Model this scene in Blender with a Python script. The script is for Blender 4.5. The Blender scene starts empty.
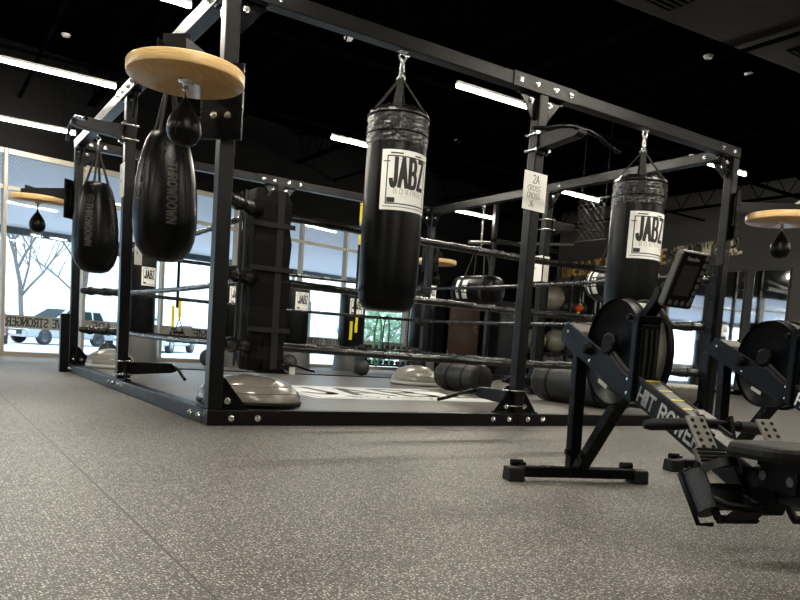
import bpy, math, random
from mathutils import Vector, Matrix, Quaternion
random.seed(7)
SC = bpy.context.scene
COL = SC.collection
PI = math.pi
R = math.radians

# ------------------------------------------------------------------ materials
def nt(name):
    m = bpy.data.materials.new(name); m.use_nodes = True
    t = m.node_tree; b = t.nodes['Principled BSDF']
    return m, t, b

def mat(name, col, rough=.5, metal=0., bump=0., bscale=40., var=0., vscale=6., spec=.5, stretch=None, coat=0.):
    m, t, b = nt(name)
    N, K = t.nodes, t.links
    b.inputs['Base Color'].default_value = (*col, 1)
    b.inputs['Roughness'].default_value = rough
    b.inputs['Metallic'].default_value = metal
    b.inputs['Specular IOR Level'].default_value = spec
    b.inputs['Coat Weight'].default_value = coat
    tc = N.new('ShaderNodeTexCoord'); mp = N.new('ShaderNodeMapping')
    K.new(tc.outputs['Object'], mp.inputs['Vector'])
    if stretch: mp.inputs['Scale'].default_value = stretch
    if var > 0 or True:
        n = N.new('ShaderNodeTexNoise'); n.inputs['Scale'].default_value = vscale; n.inputs['Detail'].default_value = 4
        K.new(mp.outputs[0], n.inputs['Vector'])
        mx = N.new('ShaderNodeMixRGB'); v = max(var, .04)
        mx.inputs[1].default_value = (*[c * (1 - v) for c in col], 1)
        mx.inputs[2].default_value = (*[min(1, c * (1 + v)) for c in col], 1)
        K.new(n.outputs['Fac'], mx.inputs[0]); K.new(mx.outputs[0], b.inputs['Base Color'])
        rr = N.new('ShaderNodeMapRange'); rr.inputs['To Min'].default_value = max(0, rough - .06); rr.inputs['To Max'].default_value = min(1, rough + .06)
        K.new(n.outputs['Fac'], rr.inputs['Value']); K.new(rr.outputs[0], b.inputs['Roughness'])
    if bump > 0:
        n2 = N.new('ShaderNodeTexNoise'); n2.inputs['Scale'].default_value = bscale; n2.inputs['Detail'].default_value = 5
        K.new(mp.outputs[0], n2.inputs['Vector'])
        bp = N.new('ShaderNodeBump'); bp.inputs['Strength'].default_value = bump; bp.inputs['Distance'].default_value = .01
        K.new(n2.outputs['Fac'], bp.inputs['Height']); K.new(bp.outputs[0], b.inputs['Normal'])
    return m

def emis(name, col, s):
    m, t, b = nt(name)
    b.inputs['Base Color'].default_value = (*col, 1)
    b.inputs['Emission Color'].default_value = (*col, 1)
    b.inputs['Emission Strength'].default_value = s
    return m

def wood(name, c1, c2, scale=1., along=(1, 12, 12), rough=.35):
    m, t, b = nt(name); N, K = t.nodes, t.links
    tc = N.new('ShaderNodeTexCoord'); mp = N.new('ShaderNodeMapping'); mp.inputs['Scale'].default_value = along
    K.new(tc.outputs['Object'], mp.inputs['Vector'])
    n = N.new('ShaderNodeTexNoise'); n.inputs['Scale'].default_value = 4 * scale; n.inputs['Detail'].default_value = 6
    K.new(mp.outputs[0], n.inputs['Vector'])
    r = N.new('ShaderNodeValToRGB'); r.color_ramp.elements[0].position = .35; r.color_ramp.elements[1].position = .65
    r.color_ramp.elements[0].color = (*c1, 1); r.color_ramp.elements[1].color = (*c2, 1)
    K.new(n.outputs['Fac'], r.inputs[0]); K.new(r.outputs[0], b.inputs['Base Color'])
    b.inputs['Roughness'].default_value = rough
    return m

def rubber_floor():
    m, t, b = nt('speckled_rubber'); N, K = t.nodes, t.links
    tc = N.new('ShaderNodeTexCoord')
    def speck(scale, thr, dens, off):
        mp = N.new('ShaderNodeMapping'); mp.inputs['Location'].default_value = off
        K.new(tc.outputs['Object'], mp.inputs['Vector'])
        v = N.new('ShaderNodeTexVoronoi'); v.voronoi_dimensions = '2D'; v.inputs['Scale'].default_value = scale
        K.new(mp.outputs[0], v.inputs['Vector'])
        l = N.new('ShaderNodeMath'); l.operation = 'LESS_THAN'; l.inputs[1].default_value = thr
        K.new(v.outputs['Distance'], l.inputs[0])
        s = N.new('ShaderNodeSeparateColor'); K.new(v.outputs['Color'], s.inputs[0])
        g = N.new('ShaderNodeMath'); g.operation = 'GREATER_THAN'; g.inputs[1].default_value = 1 - dens
        K.new(s.outputs[0], g.inputs[0])
        mu = N.new('ShaderNodeMath'); mu.operation = 'MULTIPLY'
        K.new(l.outputs[0], mu.inputs[0]); K.new(g.outputs[0], mu.inputs[1])
        return mu.outputs[0]
    n = N.new('ShaderNodeTexNoise'); n.inputs['Scale'].default_value = 1.3; n.inputs['Detail'].default_value = 5
    K.new(tc.outputs['Object'], n.inputs['Vector'])
    base = N.new('ShaderNodeMixRGB'); base.inputs[1].default_value = (.050, .046, .042, 1); base.inputs[2].default_value = (.095, .087, .079, 1)
    K.new(n.outputs['Fac'], base.inputs[0])
    fine = N.new('ShaderNodeTexNoise'); fine.inputs['Scale'].default_value = 160; fine.inputs['Detail'].default_value = 3
    K.new(tc.outputs['Object'], fine.inputs['Vector'])
    fm = N.new('ShaderNodeMapRange'); fm.inputs['From Min'].default_value = .3; fm.inputs['From Max'].default_value = .7
    fm.inputs['To Min'].default_value = .55; fm.inputs['To Max'].default_value = 1.45
    K.new(fine.outputs['Fac'], fm.inputs['Value'])
    mul = N.new('ShaderNodeMixRGB'); mul.blend_type = 'MULTIPLY'; mul.inputs[0].default_value = 1
    K.new(base.outputs[0], mul.inputs[1]); K.new(fm.outputs[0], mul.inputs[2])
    cur = mul.outputs[0]
    for sc, th, de, off, c in ((150, .34, .26, (0, 0, 0), (.40, .37, .34)), (95, .22, .22, (3.1, 1.7, 0), (.70, .66, .61)), (210, .36, .30, (7, 2, 0), (.30, .28, .26))):
        mx = N.new('ShaderNodeMixRGB'); K.new(speck(sc, th, de, off), mx.inputs[0]); K.new(cur, mx.inputs[1]); mx.inputs[2].default_value = (*c, 1)
        cur = mx.outputs[0]
    # thin seams between the rolls of rubber
    sp = N.new('ShaderNodeSeparateXYZ'); K.new(tc.outputs['Object'], sp.inputs[0])
    def seam(out, period, shift):
        a = N.new('ShaderNodeMath'); a.operation = 'ADD'; a.inputs[1].default_value = shift; K.new(out, a.inputs[0])
        p = N.new('ShaderNodeMath'); p.operation = 'PINGPONG'; p.inputs[1].default_value = period / 2; K.new(a.outputs[0], p.inputs[0])
        l = N.new('ShaderNodeMath'); l.operation = 'LESS_THAN'; l.inputs[1].default_value = .0022; K.new(p.outputs[0], l.inputs[0])
        return l.outputs[0]
    mxs = N.new('ShaderNodeMath'); mxs.operation = 'MAXIMUM'
    K.new(seam(sp.outputs[0], 1.22, .88), mxs.inputs[0]); K.new(seam(sp.outputs[1], 7.4, 1.5), mxs.inputs[1])
    sm = N.new('ShaderNodeMixRGB'); K.new(mxs.outputs[0], sm.inputs[0]); K.new(cur, sm.inputs[1]); sm.inputs[2].default_value = (.03, .028, .026, 1)
    K.new(sm.outputs[0], b.inputs['Base Color'])
    b.inputs['Roughness'].default_value = .52
    b.inputs['Specular IOR Level'].default_value = .33
    bp = N.new('ShaderNodeBump'); bp.inputs['Strength'].default_value = .25; bp.inputs['Distance'].default_value = .004
    K.new(fine.outputs['Fac'], bp.inputs['Height']); K.new(bp.outputs[0], b.inputs['Normal'])
    return m

M = {}
M['floor'] = rubber_floor()
M['metal'] = mat('black_powder_coat', (.0020, .0019, .0019), .36, bump=.15, bscale=500, spec=.22)
M['metal2'] = mat('black_gloss_steel', (.0018, .002, .0026), .27, spec=.13)
M['steel'] = mat('zinc_bolt', (.75, .75, .74), .25, 1.)
M['vinyl'] = mat('black_vinyl', (.0012, .0013, .0016), .31, bump=.35, bscale=9, spec=.18, stretch=(1, 1, .35))
M['vinyl_wr'] = mat('creased_black_vinyl', (.0035, .0033, .003), .28, bump=.9, bscale=30, spec=.6, stretch=(1, 1, .5))
M['vinyl_lit'] = mat('lit_black_vinyl', (.020, .019, .018), .42, bump=.6, bscale=14, spec=.25)  # paler copy of black vinyl: light on the lying bags put into its colour
M['dome2'] = mat('dark_grey_balance_dome', (.18, .165, .14), .20, spec=.6)
M['rope'] = mat('black_rope_sleeve', (.005, .0047, .0043), .27, bump=.5, bscale=30, spec=.7)
M['strap'] = mat('grey_webbing', (.009, .0083, .0075), .8, bump=.3, bscale=300)
M['black'] = mat('matt_black_plastic', (.0015, .0015, .0018), .5, spec=.12)
M['rubber'] = mat('black_rubber', (.003, .003, .003), .55, spec=.28)
M['navy'] = mat('rower_dark_metal', (.0026, .0036, .0058), .34, spec=.12)
M['blue'] = mat('speckled_blue_black_foam', (.003, .006, .012), .45, bump=.5, bscale=200, var=.6, vscale=150)
M['alu'] = mat('grey_plastic_footplate', (.17, .16, .14), .45)
M['grey'] = mat('mid_grey_plastic', (.07, .072, .07), .45)
M['fabric'] = mat('black_canvas_pad', (.0042, .004, .0037), .8, spec=.2, bump=.6, bscale=18)
M['paper'] = mat('white_paper', (.85, .84, .79), .6)
M['ink'] = mat('black_ink', (.012, .012, .012), .6)
M['label'] = mat('white_vinyl_label', (.88, .88, .85), .45, var=.08, vscale=30)
M['faint'] = mat('worn_grey_print', (.028, .025, .021), .5)
M['pale'] = mat('pale_grey_print', (.45, .44, .41), .5)
M['white'] = mat('white_paint', (.95, .95, .95), .4)
M['gold'] = mat('gold_letters', (1., .60, .20), .4)
M['letterwhite'] = mat('cream_letters', (1., .86, .62), .4)
M['bamboo'] = wood('pale_plywood', (.58, .33, .12), (.74, .47, .20), 1.4, (2, 14, 30), .30)
M['bamboo_e'] = wood('plywood_edge', (.62, .38, .14), (.86, .60, .28), 3, (1, 1, 25), .35)
M['doorwood'] = wood('brown_door_wood', (.020, .009, .004), (.045, .020, .008), 1.2, (10, 10, 1), .4)
M['yellow'] = mat('yellow_webbing', (.85, .72, .02), .5)
M['green'] = mat('green_band', (.02, .22, .06), .5)
M['red'] = mat('red_band', (.6, .04, .02), .5)
M['ceil'] = mat('black_painted_deck', (.0004, .00035, .00035), .95, spec=.0)
M['steelblk'] = mat('black_painted_steel', (.0009, .0008, .0008), .8, spec=.0)
M['duct'] = mat('dark_duct_paint', (.0040, .0037, .0036), .8, spec=.05)
M['wallgrey'] = mat('charcoal_wall_paint', (.072, .066, .060), .8, var=.06, vscale=2)
M['wallblack'] = mat('black_wall_paint', (.0010, .0010, .0014), .8, spec=.1)
M['frame'] = mat('cream_window_frame', (.25, .225, .185), .45)
M['dframe'] = mat('dark_mirror_frame', (.02, .02, .02), .4)
M['mirror'] = mat('mirror_silver', (.86, .88, .90), .015, 1.)
M['dome'] = mat('grey_balance_dome', (.20, .19, .165), .22, spec=.6)
M['domebase'] = mat('pale_dome_base', (.50, .49, .46), .5)
M['ball'] = mat('taupe_exercise_ball', (.17, .155, .125), .35)
M['ballblk'] = mat('black_medicine_ball', (.012, .012, .013), .6, bump=.3, bscale=80)
M['conc'] = mat('pale_pavement', (.46, .50, .55), .8, var=.08, vscale=.8)
M['kerb'] = mat('kerb_grey', (.5, .5, .49), .8)
M['bldg'] = mat('white_stucco', (.82, .81, .78), .8)
M['bldgtrim'] = mat('blue_grey_trim', (.62, .68, .72), .6)
M['bldgglass'] = mat('blue_tinted_glass', (.50, .62, .68), .15)
M['bark'] = mat('grey_bark', (.12, .11, .11), .9, bump=.4, bscale=12)
M['leaf'] = mat('dusty_green_leaves', (.16, .27, .17), .7, var=.5, vscale=4)
M['leaf2'] = mat('pale_green_leaves', (.25, .36, .25), .7, var=.5, vscale=4)
M['tyre'] = mat('tyre_rubber', (.02, .02, .022), .7)
M['silver'] = mat('silver_car_paint', (.36, .39, .42), .25, .2, coat=.5)
M['redcar'] = mat('dark_red_car_paint', (.28, .02, .03), .25, coat=.5)
M['bluecar'] = mat('blue_grey_car_paint', (.22, .32, .42), .25, coat=.5)
M['carglass'] = mat('dark_car_glass', (.012, .022, .026), .35, spec=.03)
M['awning'] = mat('lavender_grey_awning_sheet', (.80, .80, .88), .55, var=.05, vscale=3)
M['awnsteel'] = mat('dark_blue_awning_steel', (.03, .045, .06), .5)
M['band'] = mat('frosted_grey_window_film', (.24, .24, .225), .6)
M['tube'] = emis('lamp_diffuser', (1., .94, .80), 108.)
M['shelf'] = mat('dark_storage_steel', (.006, .007, .010), .4)
M['screen'] = mat('dark_lcd', (.006, .006, .005), .25)
M['mat'] = None

def canvas_mat():
    m, t, b = nt('grey_ring_canvas'); N, K = t.nodes, t.links
    tc = N.new('ShaderNodeTexCoord')
    n = N.new('ShaderNodeTexNoise'); n.inputs['Scale'].default_value = 3; n.inputs['Detail'].default_value = 8; n.inputs['Roughness'].default_value = .7
    mp = N.new('ShaderNodeMapping'); mp.inputs['Scale'].default_value = (1, 5, 1); K.new(tc.outputs['Object'], mp.inputs[0]); K.new(mp.outputs[0], n.inputs['Vector'])
    r = N.new('ShaderNodeValToRGB'); r.color_ramp.elements[0].position = .35; r.color_ramp.elements[1].position = .7
    r.color_ramp.elements[0].color = (.085, .08, .072, 1); r.color_ramp.elements[1].color = (.19, .175, .155, 1)
    K.new(n.outputs['Fac'], r.inputs[0]); K.new(r.outputs[0], b.inputs['Base Color'])
    b.inputs['Roughness'].default_value = .38
    return m
M['mat'] = canvas_mat()

def glass_mat():
    m = bpy.data.materials.new('window_glass'); m.use_nodes = True; t = m.node_tree; N, K = t.nodes, t.links
    N.clear(); o = N.new('ShaderNodeOutputMaterial'); g = N.new('ShaderNodeBsdfGlossy'); g.inputs['Roughness'].default_value = .02
    tr = N.new('ShaderNodeBsdfTransparent'); tr.inputs[0].default_value = (.93, .97, .98, 1)
    mx = N.new('ShaderNodeMixShader'); mx.inputs[0].default_value = .025
    K.new(tr.outputs[0], mx.inputs[1]); K.new(g.outputs[0], mx.inputs[2]); K.new(mx.outputs[0], o.inputs[0])
    return m
M['glass'] = glass_mat()

# ------------------------------------------------------------------ mesh builder
class MB:
    def __init__(s): s.v = []; s.f = []; s.mi = []; s.sm = []; s.M = Matrix.Identity(4); s.k = 0
    def add(s, vs, fs, smooth=False):
        o = len(s.v); s.v += [tuple(s.M @ Vector(p)) for p in vs]
        s.f += [tuple(i + o for i in f) for f in fs]; s.mi += [s.k] * len(fs); s.sm += [smooth] * len(fs)
        return s
    def box(s, x0, x1, y0, y1, z0, z1):
        return s.add([(x0,y0,z0),(x1,y0,z0),(x1,y1,z0),(x0,y1,z0),(x0,y0,z1),(x1,y0,z1),(x1,y1,z1),(x0,y1,z1)],
                     [(0,3,2,1),(4,5,6,7),(0,1,5,4),(1,2,6,5),(2,3,7,6),(3,0,4,7)])
    def cbox(s, c, d): return s.box(c[0]-d[0]/2, c[0]+d[0]/2, c[1]-d[1]/2, c[1]+d[1]/2, c[2]-d[2]/2, c[2]+d[2]/2)
    def bar(s, p, q, w, h, up=(0, 0, 1), w2=None, h2=None):
        p, q = Vector(p), Vector(q); a = (q - p).normalized(); sd = a.cross(Vector(up))
        if sd.length < 1e-4: sd = a.cross(Vector((0, 1, 0)))
        sd.normalize(); u = sd.cross(a)
        w2 = w if w2 is None else w2; h2 = h if h2 is None else h2
        vs = []
        for c, ww, hh in ((p, w, h), (q, w2, h2)):
            for i, j in ((-1,-1),(1,-1),(1,1),(-1,1)): vs.append(c + sd*i*ww/2 + u*j*hh/2)
        return s.add(vs, [(0,1,2,3),(7,6,5,4),(0,4,5,1),(1,5,6,2),(2,6,7,3),(3,7,4,0)])
    def tube(s, pts, r, n=10, caps=True, closed=False):
        pts = [Vector(p) for p in pts]; k = len(pts)
        rs = r if isinstance(r, (list, tuple)) else [r] * k
        tang = []
        for i in range(k):
            a = pts[(i-1) % k] if (i > 0 or closed) else pts[i]; b = pts[(i+1) % k] if (i < k-1 or closed) else pts[i]
            tang.append((b - a).normalized())
        ref = Vector((0, 0, 1)) if abs(tang[0].z) < .9 else Vector((1, 0, 0))
        u = tang[0].cross(ref).normalized(); vs = []
        for i in range(k):
            u = (u - tang[i] * u.dot(tang[i])).normalized(); w = tang[i].cross(u)
            for j in range(n):
                a = 2*PI*j/n; vs.append(pts[i] + (u*math.cos(a) + w*math.sin(a)) * rs[i])
        fs = []
        for i in range(k if closed else k-1):
            for j in range(n):
                a = i*n + j; b = i*n + (j+1) % n; c = ((i+1) % k)*n + (j+1) % n; d = ((i+1) % k)*n + j
                fs.append((a, d, c, b))
        s.add(vs, fs, True)
        if caps and not closed:
            s.add([vs[j] for j in range(n)], [tuple(range(n))]); s.add(vs[-n:], [tuple(reversed(range(n)))])
        return s
    def lathe(s, prof, c=(0, 0, 0), n=24, axis=None, smooth=True, caps=True):
        A = Matrix.Identity(3)
        if axis is not None: A = Vector((0, 0, 1)).rotation_difference(Vector(axis)).to_matrix()
        c = Vector(c); vs = []
        for r, z in prof:
            for j in range(n):
                a = 2*PI*j/n; vs.append(c + A @ Vector((r*math.cos(a), r*math.sin(a), z)))
        fs = []
        for i in range(len(prof)-1):
            for j in range(n):
                fs.append((i*n+j, i*n+(j+1) % n, (i+1)*n+(j+1) % n, (i+1)*n+j))
        s.add(vs, fs, smooth)
        if caps:
            if prof[0][0] > 1e-4: s.add(vs[:n], [tuple(reversed(range(n)))])
            if prof[-1][0] > 1e-4: s.add(vs[-n:], [tuple(range(n))])
        return s
    def cyl(s, p, q, r, n=16, r2=None):
        p, q = Vector(p), Vector(q); d = q - p
        return s.lathe([(r, 0), (r if r2 is None else r2, d.length)], p, n, d)
    def sphere(s, c, r, n=20, m=12, sq=1.):
        return s.lathe([(max(1e-5, r*math.sin(PI*i/m)), -r*sq*math.cos(PI*i/m)) for i in range(m+1)], c, n, caps=False)
    def torus(s, c, Rr, r, axis=(0, 0, 1), n=20, m=8, sx=1., sy=1.):
        A = Vector((0, 0, 1)).rotation_difference(Vector(axis)).to_matrix(); c = Vector(c)
        return s.tube([c + A @ Vector((Rr*sx*math.cos(2*PI*i/n), Rr*sy*math.sin(2*PI*i/n), 0)) for i in range(n)], r, m, closed=True)
    def prism(s, poly, o, u, v, d):
        o, u, v, d = Vector(o), Vector(u), Vector(v), Vector(d); n = len(poly)
        a = [o + u*p[0] + v*p[1] for p in poly]; b = [p + d for p in a]
        fs = [tuple(range(n)), tuple(reversed(range(n, 2*n)))] + [(i, i+n, (i+1) % n + n, (i+1) % n) for i in range(n)]
        return s.add(a + b, fs)
    def build(s, name, mats, parent=None, bevel=0., kind=None):
        me = bpy.data.meshes.new(name); me.from_pydata(s.v, [], s.f); me.update()
        if not isinstance(mats, (list, tuple)): mats = [mats]
        for m in mats: me.materials.append(m)
        me.polygons.foreach_set('material_index', s.mi); me.polygons.foreach_set('use_smooth', s.sm)
        import bmesh
        bm = bmesh.new(); bm.from_mesh(me); bmesh.ops.recalc_face_normals(bm, faces=bm.faces) if len(s.f) < 60000 else None
        bm.to_mesh(me); bm.free()
        ob = bpy.data.objects.new(name, me); COL.objects.link(ob)
        if parent is not None: ob.parent = parent
        if bevel > 0:
            b = ob.modifiers.new('bevel', 'BEVEL'); b.width = bevel; b.segments = 2; b.limit_method = 'ANGLE'; b.angle_limit = R(50)
        if kind: ob['kind'] = kind
        return ob

def thing(name, label, cat, loc=(0, 0, 0), rz=0., group=None, rot=None):
    o = bpy.data.objects.new(name, None); COL.objects.link(o); o.empty_display_size = .1
    o.location = loc; o.rotation_euler = rot if rot else (0, 0, rz)
    o['label'] = label; o['category'] = cat
    if group: o['group'] = group
    return o
def tag(o, label, cat, group=None, loc=None, rz=None):
    o['label'] = label; o['category'] = cat
    if group: o['group'] = group
    if loc is not None: o.location = loc
    if rz is not None: o.rotation_euler = (0, 0, rz)
    return o
KIDS = {}
def copy_tree(o, parent=None, label=None, loc=None, rz=None, group=None):
    c = o.copy(); COL.objects.link(c)
    if parent is not None: c.parent = parent
    for ch in [x for x in bpy.data.objects if x.parent == o]: copy_tree(ch, c)
    if label: c['label'] = label
    if group: c['group'] = group
    if loc is not None: c.location = loc
    if rz is not None: c.rotation_euler = (0, 0, rz)
    return c
def B(): return MB()

# ------------------------------------------------------------------ stroke lettering
def arc(cx, cy, rx, ry, a0, a1, n=8):
    return [(cx + rx*math.cos(R(a0 + (a1-a0)*i/n)), cy + ry*math.sin(R(a0 + (a1-a0)*i/n))) for i in range(n+1)]
G = {
 'A': [[(0,0),(.32,1),(.64,0)], [(.12,.33),(.52,.33)]],
 'B': [[(0,0),(0,1),(.32,1)] + arc(.32,.76,.24,.24,90,-90,6) + [(0,.52)], [(.32,.52)] + arc(.34,.26,.28,.26,90,-90,6) + [(0,0)]],
 'C': [arc(.34,.5,.34,.5,50,310,14)],
 'D': [[(0,0),(0,1),(.25,1)] + arc(.25,.5,.38,.5,90,-90,10) + [(0,0)]],
 'E': [[(.55,1),(0,1),(0,0),(.58,0)], [(0,.52),(.42,.52)]],
 'G': [arc(.34,.5,.34,.5,50,350,14) + [(.68,.45),(.42,.45)]],
 'H': [[(0,0),(0,1)], [(.6,0),(.6,1)], [(0,.5),(.6,.5)]],
 'I': [[(0,0),(0,1)]],
 'J': [[(.42,1),(.42,.28)] + arc(.21,.26,.21,.26,0,-170,8)],
 'L': [[(0,1),(0,0),(.52,0)]],
 'M': [[(0,0),(0,1),(.38,.25),(.76,1),(.76,0)]],
 'N': [[(0,0),(0,1),(.62,0),(.62,1)]],
 'O': [arc(.36,.5,.36,.5,0,360,18)],
 'R': [[(0,0),(0,1),(.32,1)] + arc(.32,.74,.26,.26,90,-90,6) + [(0,.48)], [(.3,.48),(.62,0)]],
 'S': [arc(.3,.74,.28,.26,40,270,8) + arc(.3,.25,.29,.25,90,-140,8)],
 'T': [[(0,1),(.62,1)], [(.31,1),(.31,0)]],
 'U': [[(0,1),(0,.3)] + arc(.31,.3,.31,.3,180,360,8) + [(.62,1)]],
 'V': [[(0,1),(.32,0),(.64,1)]],
 'W': [[(0,1),(.22,0),(.44,.8),(.66,0),(.88,1)]],
 'X': [[(0,0),(.6,1)], [(0,1),(.6,0)]],
 'Y': [[(0,1),(.3,.5),(.6,1)], [(.3,.5),(.3,0)]],
 'Z': [[(0,1),(.55,1),(0,0),(.58,0)]],
 '1': [[(.05,.8),(.22,1),(.22,0)]],
 '2': [arc(.27,.73,.26,.27,160,-40,8) + [(0,0),(.56,0)]],
 '6': [arc(.3,.28,.28,.28,0,360,12), [(.02,.3)] + arc(.42,.42,.4,.58,175,100,5)],
 '.': [[(.0,.04),(.08,.04)]], ',': [[(.06,.06),(0,-.12)]], ' ': [], 't': [[(.1,.8),(.1,.0),(.25,.0)],[(-.05,.6),(.25,.6)]], 
 'a': [arc(.2,.28,.2,.28,0,360,10),[(.4,.56),(.4,0)]], 'i': [[(0,0),(0,.55)],[(0,.75),(0,.8)]], 'r': [[(0,0),(0,.55)],[(0,.4),(.22,.55)]],
 's': [[(.3,.5),(.05,.45),(.28,.2),(.02,.03)]], 'e': [[(0,.3),(.38,.3)] + arc(.2,.28,.2,.28,0,300,8)],
}
SERIF_AT = {'A': [(0,0),(.64,0)], 'C': [], 'M': [(0,0),(.76,0),(0,1),(.76,1)], 'E': [], 'N': [(0,0),(0,1),(.62,1)], 'R': [(0,0),(.62,0)], 'T': [(.31,0)], 'U': [(0,1),(.62,1)],
            'V': [(0,1),(.64,1)], 'Y': [(0,1),(.6,1),(.3,0)], 'L': [(0,1)], 'B': [], 'D': []}
def text_width(txt, gap=.2, xs=1.):
    w = 0
    for ch in txt: w += ((max([p[0] for s in G[ch] for p in s]) if G[ch] else .3) * xs + gap)
    return w - gap
def write(mb, txt, f, h, wt=.14, gap=.22, xs=1., serif=False, seg=.0, extr=0., u0=0., v0=0., mirror=False, wonk=0.):
    """f(u, v, d) -> point; strokes become little slabs, optionally extruded along d"""
    tot = text_width(txt, gap, xs) * h; u = u0
    for ch in txt:
        st = [list(s) for s in G[ch]]
        w = (max([p[0] for s in st for p in s]) if st else .3) * xs
        if serif: st += [[(p[0]-.13, p[1]), (p[0]+.13, p[1])] for p in SERIF_AT.get(ch, [])]
        jx, jy = random.uniform(-wonk, wonk), random.uniform(-wonk, wonk)
        for s_ in st:
            for a, b in zip(s_[:-1], s_[1:]):
                ax, ay, bx, by = a[0]*xs*h, a[1]*h, b[0]*xs*h, b[1]*h
                L = math.hypot(bx-ax, by-ay)
                if L < 1e-6: continue
                dx, dy = (bx-ax)/L, (by-ay)/L; e = wt*h*.42; hw = wt*h/2
                n = max(1, int(math.ceil((L+2*e)/seg))) if seg > 0 else 1
                top = []; 
                for i in range(n+1):
                    t = -e + (L+2*e)*i/n
                    for sg in (-1, 1):
                        x = ax + dx*t - dy*hw*sg + jx*h; y = ay + dy*t + dx*hw*sg + jy*h
                        U = u + x
                        if mirror: U = u0 + tot - (U - u0)
                        top.append((U, y + v0))
                vs = [f(p[0], p[1], extr) for p in top]; fs = [(2*i, 2*i+1, 2*i+3, 2*i+2) for i in range(n)]
                if extr > 0:
                    k = len(vs); vs += [f(p[0], p[1], 0) for p in top]
                    for i in range(n): fs += [(2*i, 2*i+2, 2*i+2+k, 2*i+k), (2*i+1, 2*i+1+k, 2*i+3+k, 2*i+3)]
                    fs += [(0, k, k+1, 1), (2*n, 2*n+1, 2*n+1+k, 2*n+k)]
                mb.add(vs, fs)
        u += (w + gap) * h
    return tot
def planef(o, u, v, d):
    o, u, v, d = Vector(o), Vector(u).normalized(), Vector(v).normalized(), Vector(d).normalized()
    return lambda a, b, c: o + u*a + v*b + d*c
def cylf(r, z0, ang0, cx=0., cy=0.):
    """wrap: u runs along the circumference (viewed from outside, left to right)"""
    return lambda a, b, c: Vector((cx + (r+c)*math.cos(ang0 + a/r), cy + (r+c)*math.sin(ang0 + a/r), z0 + b))
def cyl_patch(mb, r, ang0, w, z0, z1, n=14):
    vs = []
    for i in range(n+1):
        a = ang0 + w/r*i/n
        vs += [(r*math.cos(a), r*math.sin(a), z0), (r*math.cos(a), r*math.sin(a), z1)]
    mb.add(vs, [(2*i, 2*i+2, 2*i+3, 2*i+1) for i in range(n)], True)

# ------------------------------------------------------------------ camera (level rig geometry gives the lens and the pose)
CAM = Vector((-1.38394784, -4.09958953, .520736877))
cr = Vector((0.8390468, -0.53963301, 0.06925805)); cu = Vector((-0.00994476, 0.11206546, 0.99365106)); cf = Vector((0.54396835, 0.8344085, -0.08866165))
cd = bpy.data.cameras.new('camera'); co = bpy.data.objects.new('camera', cd); COL.objects.link(co)
co.matrix_world = Matrix(((cr.x, cu.x, -cf.x, CAM.x), (cr.y, cu.y, -cf.y, CAM.y), (cr.z, cu.z, -cf.z, CAM.z), (0, 0, 0, 1)))
cd.sensor_width = 36; cd.sensor_fit = 'HORIZONTAL'; cd.lens = 750/800*36; cd.shift_x = 0; cd.shift_y = 113.06/800
cd.clip_start = .05; cd.clip_end = 300
SC.camera = co
SC.view_settings.view_transform = 'Standard'; SC.view_settings.look = 'None'; SC.view_settings.gamma = 1; SC.view_settings.use_curve_mapping = False
SC.view_settings.exposure = 1.45
# ------------------------------------------------------------------ room shell
def st(o, kind='structure'): o['kind'] = kind; return o
XR = 12.9; XL = -8.0; YF = -10.0; ZC = 4.3
WO = Vector((-.387, 7.85, 0)); WE = Vector((math.sin(R(78)), math.cos(R(78)), 0)); WN = Vector((-WE.y, WE.x, 0))
def wp(s, d=0., z=0.): p = WO + WE*s + WN*d; return Vector((p.x, p.y, z))
def s_at_x(x): return (x - WO.x)/WE.x
def wframe(mb):  # local: x along the wall, y outwards
    mb.M = Matrix(((WE.x, WN.x, 0, WO.x), (WE.y, WN.y, 0, WO.y), (0, 0, 1, 0), (0, 0, 0, 1))); return mb
SL, SR = s_at_x(XL), s_at_x(XR)
WEND = s_at_x(7.55)
yl, yr = wp(SL).y, wp(SR).y
b = B(); poly = [(XL-.2, YF-.2), (XR+.2, YF-.2), (XR+.2, yr+.3), (XL-.2, yl+.05)]
b.prism(poly, (0,0,-.15), (1,0,0), (0,1,0), (0,0,.15)); st(b.build('floor', M['floor']))
b = B(); b.prism(poly, (0,0,ZC), (1,0,0), (0,1,0), (0,0,.15)); st(b.build('ceiling', M['ceil']))
st(B().box(XR, XR+.2, YF-.2, yr+.08, 0, ZC).build('wall_right', M['wallgrey']))
st(B().box(XL-.2, XL, YF-.2, yl+.1, 0, ZC).build('wall_left', M['wallgrey']))
st(B().box(XL, XR, YF-.2, YF, 0, ZC).build('wall_front', M['wallblack']))
b = wframe(B())
HD = 2.86
b.box(SL, WEND, 0, .2, HD, ZC)
b.box(WEND, SR+.1, 0, .2, 0, ZC)
b.box(s_at_x(3.3)+.03, WEND, -.02, 0, 2.70, HD+.01)
st(b.build('wall_back', M['wallblack']))
# windows between mullions
mull = [s_at_x(x) for x in (-7.9, -6.8, -5.7, -4.6, -3.5, -2.4, -1.42, -.35, .745, 1.98, 3.3, 4.69, 5.75, 7.5)]
for i, (a, c) in enumerate(zip(mull[:-1], mull[1:])):
    b = wframe(B())
    b.box(a-.022, a+.022, -.01, .1, .0, HD)
    if i == len(mull)-2: b.box(c-.03, c+.04, -.01, .1, 0, HD)
    b.box(a+.03, c-.03, -.005, .09, 0, .06); b.box(a+.03, c-.03, -.005, .09, HD-.07, HD); b.box(a+.03, c-.03, 0, .08, 2.31, 2.365)
    f = st(b.build('window_%d' % (i+1), M['frame']))
    p = st(wframe(B()).box(a+.03, c-.03, .04, .046, .06, HD-.07).build('window_pane', M['glass'], f))
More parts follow.
